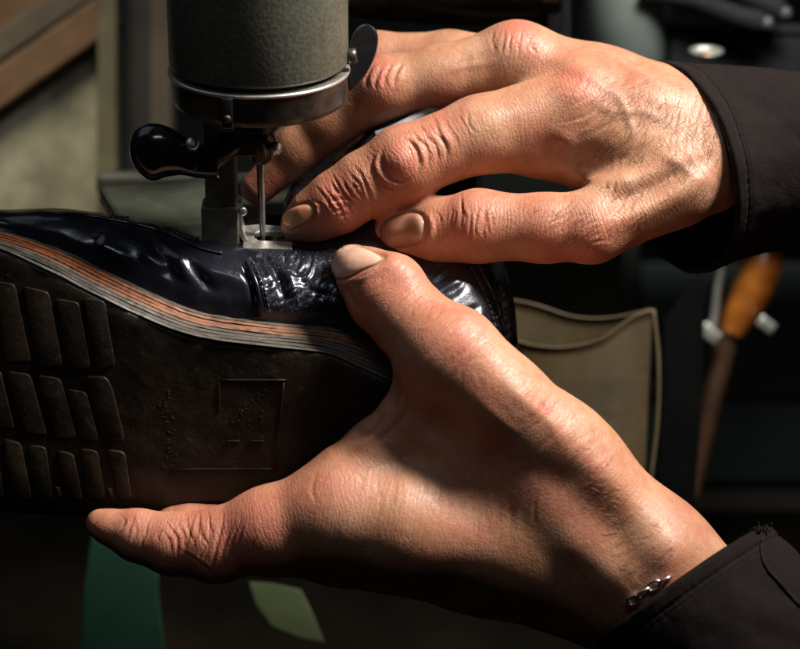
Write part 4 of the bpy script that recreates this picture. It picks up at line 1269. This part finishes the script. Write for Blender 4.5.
wd = np.linspace(14, 7, 16)
parts = []
vs, fs = [], []
for k, (p, w_) in enumerate(zip(path, wd)):
    for (dx, dy) in ((-2.2, -w_), (2.2, -w_), (2.2, w_), (-2.2, w_)):
        vs.append(p + np.array([dx, dy, 0]))
for k in range(15):
    fs += [(k * 4 + j, k * 4 + (j + 1) % 4, (k + 1) * 4 + (j + 1) % 4, (k + 1) * 4 + j) for j in range(4)]
fs += [(3, 2, 1, 0), (60, 61, 62, 63)]
link('foot_shank', MW(np.array(vs)), fs, STEEL, mach, smooth=False)
mlathe('shank_screw', (-20, -12, 40), (0.3, -0.95, 0), [(0, 3), (3, 4.5), (6, 4.5), (7, 3)], STEEL, 16)
# lifting lever: black handle on a steel arm
hp = catmull([(-127, 0, 99), (-112, 0, 101), (-96, 0, 101), (-78, 0, 97), (-60, 0, 92), (-40, 0, 91)], 48)
hr = 29 * np.sqrt(np.clip(1 - ((np.linspace(0, 1, 48) - 0.30) / 0.305) ** 2, 0.004, 1)) * (np.linspace(0, 1, 48) < 0.3) + (np.linspace(0, 1, 48) >= 0.3) * (17 + 12 * np.cos(np.clip((np.linspace(0, 1, 48) - 0.3) / 0.45, 0, 1) * math.pi / 2) ** 2)
v_, f_ = tube_mesh(hp, hr, 32)
v_[:, 1] = v_[:, 1] * 0.72 - 16
lev = link('lever_handle', MW(v_), f_, BLACKGLOSS, mach)
v_, f_ = tube_mesh(catmull([(-66, -14, 91), (-52, -12, 93), (-38, -8, 98), (-24, -2, 106)], 16), np.linspace(15, 10, 16), 20)
link('lever_arm', MW(v_), f_, DARKSTEEL, mach)
mlathe('lever_screw', (-64, -26, 112), (-0.1, -0.7, 0.7), [(0, 6), (5, 7), (7, 6), (8, 3)], STEEL, 20)
v_, f_ = box_mesh((-20, 2, 108), X_, Y_, Z_, 22, 12, 14, 2); link('lever_bracket', MW(v_), f_, DARKSTEEL, mach, smooth=False)
# tension release tongue on the right of the head
tp = catmull([(349, 92), (347, 64), (350, 42), (357, 29), (367, 25), (376, 31), (378, 45), (373, 62), (362, 80), (349, 92)], 40)[:-1]
o3 = V(362, 58, 20)
v_, f_ = prism_mesh([((x - 362), -(y - 58)) for x, y in tp], 12, (o3, X_, Y_, Z_), 2.2)
tl = link('release_tongue', W(v_), f_, BLACKGLOSS, mach, smooth=False)
mlathe('tongue_pivot', (92, -6, 196), X_, [(-8, 8), (2, 8), (3, 6)], DARKSTEEL, 20)
# arm running back to the right, and the bed plate behind the shoe
v_, f_ = tube_mesh([V(x, y, d) for x, y, d in catmull([(300, -40, -60), (360, -34, -170), (440, -26, -250), (520, -24, -280), (556, -24, -285)], 30)], [56] * 30, 40)
link('arm', W(v_), f_, BLACKGLOSS, mach)
v_, f_ = box_mesh(V(556, -4, -300), X_, Uv @ M3, np.array([0, 0, 1.0]), 14, 74, 50, 8); link('arm_collar', W(v_), f_, BLACKGLOSS, mach, smooth=False)
v_, f_ = box_mesh((-60, 150, -16), np.array([0.95, 0.3, 0]), np.array([-0.3, 0.95, 0]), Z_, 110, 70, 10, 5); link('bed', MW(v_), f_, BEDPAINT, mach, smooth=False)
v_, f_ = box_mesh((-60, 170, -230), X_, Y_, Z_, 60, 40, 203, 6); link('post', MW(v_), f_, BEDPAINT, mach, smooth=False)
# ------------------------------------------------------------------ the workshop behind, out of focus
WOOD = surface('old_wood', (0.055, 0.025, 0.008), (0.11, 0.054, 0.019), 40, (0.5, 0.75), bump=0.3, bscale=150, bdist=0.001)
PLASTER = surface('pale_board', (0.14, 0.132, 0.092), (0.34, 0.325, 0.24), 34, (0.7, 0.9), bump=0.3, bscale=90, bdist=0.001)
DARKBOARD = surface('dark_board', (0.012, 0.012, 0.009), (0.028, 0.026, 0.018), 30, (0.4, 0.6), bump=0.2)
POST = surface('yellowed_paint', (0.055, 0.050, 0.028), (0.10, 0.09, 0.05), 40, (0.4, 0.6), bump=0.2)
WALL = surface('sooty_wall', (0.018, 0.020, 0.017), (0.035, 0.037, 0.030), 6, (0.7, 0.9), bump=0.2, bscale=40, bdist=0.002)
TEAL = surface('teal_paint', (0.040, 0.056, 0.050), (0.070, 0.090, 0.080), 14, (0.5, 0.7), bump=0.2)
BROWN = surface('brown_board', (0.050, 0.036, 0.024), (0.085, 0.064, 0.042), 18, (0.5, 0.7), bump=0.2)
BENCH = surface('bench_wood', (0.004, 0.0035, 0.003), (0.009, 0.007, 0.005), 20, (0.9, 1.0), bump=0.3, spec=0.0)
HIDE = surface('khaki_leather', (0.036, 0.022, 0.007), (0.080, 0.052, 0.017), 40, (0.5, 0.7), bump=0.35, bscale=300)
HIDE_EDGE = surface('raw_leather_edge', (0.075, 0.052, 0.022), (0.12, 0.085, 0.038), 120, (0.6, 0.8), bump=0.3)
CAN = surface('grey_enamel', (0.19, 0.21, 0.19), (0.26, 0.28, 0.26), 30, (0.16, 0.26), 0.0, 0.1)
TOOLBLACK = surface('black_grip', (0.006, 0.006, 0.007), (0.012, 0.012, 0.013), 60, (0.7, 0.85), bump=0.2, spec=0.15)
AMBER = surface('amber_lacquer', (0.16, 0.036, 0.006), (0.44, 0.135, 0.018), 60, (0.15, 0.3), bump=0.1, coat=0.6)
GREEN = surface('green_felt', (0.009, 0.062, 0.038), (0.016, 0.098, 0.062), 25, (0.8, 0.95), bump=0.3)
PALEGREEN = surface('pale_green_card', (0.10, 0.145, 0.06), (0.17, 0.22, 0.10), 40, (0.6, 0.8), bump=0.2)
VX, VY, VZ = np.eye(3)
def vbox(name, x0, y0, x1, y1, d, thick, mat, parent=None, bev=3, **kw):
    a_, b_ = V(x0, y1, d), V(x1, y0, d)
    c = (a_ + b_) / 2; c[2] -= thick / 2
    v_, f_ = box_mesh(c, VX, VY, VZ, (b_[0] - a_[0]) / 2, (b_[1] - a_[1]) / 2, thick / 2, bev)
    return link(name, W(v_), f_, mat, parent, smooth=False, **kw)
def vslab(name, p0, p1, width, d, thick, mat, parent=None, bev=3):
    a_, b_ = V(*p0, d), V(*p1, d)
    ax_ = b_ - a_; L = np.linalg.norm(ax_); ax_ /= L
    ay_ = np.cross(VZ, ax_)
    v_, f_ = box_mesh((a_ + b_) / 2 - VZ * thick / 2, ax_, ay_, VZ, L / 2, width / 2, thick / 2, bev)
    return link(name, W(v_), f_, mat, parent, smooth=False)
# room shell: back wall and bench top
wv = [W(V(-700, -900, -2300)), W(V(1500, -900, -2300)), W(V(1500, 1600, -2300)), W(V(-700, 1600, -2300))]
wall = link('back_wall', np.array(wv), [(0, 3, 2, 1)], WALL, smooth=False, kind='structure')
zb = -0.215
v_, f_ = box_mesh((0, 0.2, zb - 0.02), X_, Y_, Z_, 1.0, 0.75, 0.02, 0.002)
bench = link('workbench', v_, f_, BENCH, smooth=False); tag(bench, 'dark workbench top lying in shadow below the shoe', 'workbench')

cab = thing('wooden_cabinet', 'old wooden cabinet with pale board and slanting brown plank behind left', 'cabinet', P(40, 330, -760))
vbox('pale_panel', -190, 20, 108, 330, -740, 16, PLASTER, cab)
vslab('slanting_plank', (-60, 128), (112, 8), 46, -700, 30, WOOD, cab)
vslab('slanting_plank', (-60, 84), (90, -16), 34, -715, 26, BROWN, cab)
vbox('upper_board', -190, -120, 100, 30, -738, 18, WOOD, cab)
vbox('post', 97, -160, 117, 330, -690, 40, POST, cab)
vbox('dark_panel', 117, -160, 176, 330, -730, 20, DARKBOARD, cab)
vbox('post', 150, -160, 172, 330, -715, 12, BROWN, cab)
v_, f_ = box_mesh(V(150, 186, -640), VX, VY, VZ, 62, 16, 60, 10); link('ledge', W(v_), f_, DARKBOARD, cab, smooth=False)

shelf = thing('shelf_unit', 'teal and brown painted shelf boards in the background at right', 'shelf', P(760, 560, -1250))
vbox('teal_board', 640, 262, 1000, 372, -1200, 20, TEAL, shelf)
vbox('brown_board', 640, 378, 1000, 396, -1190, 60, BROWN, shelf)
vbox('teal_board', 640, 402, 1000, 482, -1200, 20, TEAL, shelf)
vbox('brown_board', 640, 490, 1000, 532, -1190, 60, BROWN, shelf)
vbox('teal_board', 640, 540, 1000, 620, -1200, 20, TEAL, shelf)
vbox('side_post', 622, 240, 640, 640, -1190, 60, DARKBOARD, shelf)

can = thing('canister', 'grey enamel canister behind the upper hand with one bright streak', 'canister', P(622, 90, -760))
v_, f_ = lathe_mesh(np.zeros(3), Z_, [(0, 52), (2, 56), (300, 56), (304, 52)], 48, (1, 0.1, 0))
link('body', P(622, 110, -760) + v_ * S, f_, CAN, can)
v_, f_ = lathe_mesh(np.zeros(3), Z_, [(296, 57), (299, 59), (306, 59), (308, 50)], 48, (1, 0.1, 0)); link('lid', P(622, 110, -760) + v_ * S, f_, CAN, can)

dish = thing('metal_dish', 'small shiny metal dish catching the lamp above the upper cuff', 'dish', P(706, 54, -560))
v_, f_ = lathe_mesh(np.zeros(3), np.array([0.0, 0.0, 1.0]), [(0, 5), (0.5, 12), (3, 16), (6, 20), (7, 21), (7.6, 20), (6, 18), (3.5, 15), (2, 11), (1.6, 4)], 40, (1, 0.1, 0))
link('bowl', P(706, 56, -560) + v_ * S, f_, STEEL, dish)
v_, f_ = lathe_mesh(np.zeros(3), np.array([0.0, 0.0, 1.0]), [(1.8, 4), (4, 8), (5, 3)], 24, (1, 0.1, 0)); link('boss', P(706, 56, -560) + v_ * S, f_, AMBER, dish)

pl = thing('pliers', 'pliers with black grips lying dark in the upper right corner', 'pliers', P(740, 40, -640))
GRIPEND = surface('grip_end', (0.03, 0.03, 0.034), (0.06, 0.06, 0.065), 100, (0.3, 0.5))
for pts in ([(640, -6), (690, 0), (735, 16), (768, 24)], [(660, -26), (710, -20), (755, 0), (786, 14)]):
    v_, f_ = tube_mesh([V(x, y, -640) for x, y in catmull(pts, 24)], np.concatenate([np.linspace(11, 16, 22), [13, 6]]), 20); h_ = link('handle', W(v_), f_, TOOLBLACK, pl)
    e = V(*pts[-1], -632); v_, f_ = lathe_mesh(e, VX * 0.9 - VY * 0.4, [(-8, 8), (-2, 10), (4, 8), (7, 3)], 20); link('grip_end', W(v_), f_, GRIPEND, pl)
blk = thing('toolbox', 'low black toolbox behind the upper sleeve', 'toolbox', P(740, 120, -700))
vbox('body', 668, 30, 960, 200, -690, 120, TOOLBLACK, blk, 8)
vbox('lid_edge', 664, 24, 964, 34, -684, 130, TOOLBLACK, blk, 3)

# open leather pouch
pouch = thing('leather_pouch', 'open khaki leather pouch standing behind the heel of the shoe', 'pouch', P(585, 600, -360))
def sheet(name, top, bottom, n, m, dtop, bulge, mat, thick=7):
    t_ = catmull(top, n); b_ = catmull(bottom, n)
    vs = []
    for k in range(n):
        for r_ in range(m):
            f = r_ / (m - 1)
            x, y = t_[k] + (b_[k] - t_[k]) * f
            d = dtop + bulge * math.sin(math.pi * k / (n - 1)) * (0.5 + 0.5 * f)
            vs.append(V(x, y, d))
    vs = np.array(vs); bk = vs.copy(); bk[:, 2] -= thick
    nb = len(vs)
    fs = []
    for k in range(n - 1):
        for r_ in range(m - 1):
            a_ = k * m + r_; q = (a_, a_ + 1, a_ + m + 1, a_ + m)
            fs += [q, tuple(t + nb for t in q[::-1])]
    loop = [k * m for k in range(n)] + [(n - 1) * m + r_ for r_ in range(1, m)] + [k * m + m - 1 for k in range(n - 2, -1, -1)] + [r_ for r_ in range(m - 2, 0, -1)]
    fs += [(loop[k], loop[k] + nb, loop[(k + 1) % len(loop)] + nb, loop[(k + 1) % len(loop)]) for k in range(len(loop))]
    return link(name, W(np.vstack([vs, bk])), fs, mat, pouch), t_, b_
fp, ft, fb = sheet('front_panel', [(500, 330), (522, 343), (560, 348), (600, 340), (632, 318), (653, 310)], [(500, 620), (520, 625), (555, 630), (590, 630), (620, 625), (638, 620)], 40, 30, -380, 44, HIDE)
bp_, bt, bb = sheet('back_panel', [(500, 298), (535, 305), (574, 317), (610, 318), (650, 310)], [(500, 620), (540, 620), (580, 620), (610, 620), (638, 618)], 40, 30, -400, -14, HIDE)
v_, f_ = tube_mesh([V(x, y, -384 + 44 * math.sin(math.pi * k / 39) * .5) for k, (x, y) in enumerate(ft)], 1.8, 8); link('front_rim', W(v_), f_, HIDE_EDGE, pouch)
v_, f_ = tube_mesh([V(x, y, -404 - 14 * math.sin(math.pi * k / 39) * .5) for k, (x, y) in enumerate(bt)], 1.8, 8); link('back_rim', W(v_), f_, HIDE_EDGE, pouch)
v_, f_ = tube_mesh([V(x, y, -380) for x, y in catmull([(653, 310), (658, 360), (657, 420), (648, 500), (638, 620)], 30)], 2.6, 8); link('side_rim', W(v_), f_, HIDE_EDGE, pouch)

# black strap hanging beside it
strap_p = [(662, 322), (684, 290), (704, 282), (702, 330), (700, 420), (690, 540), (670, 640), (640, 640), (652, 520), (660, 420)]
o3 = V(680, 420, -470)
v_, f_ = prism_mesh([((x - 680) * 1.19, -(y - 420) * 1.19) for x, y in strap_p], 14, (o3, VX, VY, VZ), 2)
STRAP = surface('black_strap', (0.0025, 0.0025, 0.003), (0.005, 0.005, 0.005), 60, (0.8, 0.95), bump=0.2, spec=0.05)
st_ = link('leather_strap', W(v_), f_, STRAP, smooth=False); tag(st_, 'broad black leather strap hanging right of the khaki pouch', 'strap')

# awl with an amber handle and steel clips
SHANK = surface('red_brown_wood', (0.045, 0.018, 0.008), (0.085, 0.034, 0.014), 50, (0.4, 0.6), bump=0.2)
awl = thing('awl', 'hand tool with amber handle and steel clips behind the sleeves', 'tool', P(700, 480, -800))
v_, f_ = tube_mesh([V(x, y, -800) for x, y in catmull([(768, 228), (766, 242), (762, 266), (752, 292), (740, 316), (730, 336)], 30)], np.interp(np.linspace(0, 5, 30), range(6), [9, 21, 27, 27, 22, 16]), 24); link('handle', W(v_), f_, AMBER, awl)
v_, f_ = tube_mesh([V(x, y, -805) for x, y in catmull([(730, 330), (722, 360), (710, 410), (698, 470), (692, 500)], 24)], np.linspace(17, 7, 24), 16); link('shank', W(v_), f_, SHANK, awl)
v_, f_ = tube_mesh([V(x, y, -785) for x, y in catmull([(726, 250), (718, 285), (714, 318), (708, 338)], 16)], np.linspace(4, 7, 16), 12); link('blade', W(v_), f_, STEEL, awl)
for (x, y), r_ in (((710, 334), 14), ((766, 325), 12)):
    v_, f_ = box_mesh(V(x, y, -770), np.array([0.8, -0.6, 0]), np.array([0.6, 0.8, 0]), VZ, r_, r_ * .62, 6, 2.5); link('clip', W(v_), f_, STEEL, awl, smooth=False)

# offcuts below the shoe
o3 = V(120, 600, -450)
v_, f_ = prism_mesh([((x - 120) * 1.18, -(y - 600) * 1.18) for x, y in [(92, 536), (128, 540), (160, 550), (158, 590), (164, 640), (163, 700), (120, 704), (74, 698), (82, 640), (84, 590)]], 8, (o3, VX, VY, VZ), 1.5)
g1 = link('felt_sheet', W(v_), f_, GREEN, smooth=False); tag(g1, 'dark green felt sheet hanging below the fingers', 'felt')
o3 = V(285, 612, -430)
v_, f_ = prism_mesh([((x - 285) * 1.17, -(y - 612) * 1.17) for x, y in [(249, 582), (274, 584), (301, 590), (312, 612), (324, 642), (302, 638), (272, 626), (256, 604)]], 5, (o3, VX, VY, VZ), 1.0)
g2 = link('card_offcut', W(v_), f_, PALEGREEN, smooth=False); tag(g2, 'pale green scrap showing in the dark below the lower palm', 'offcut')
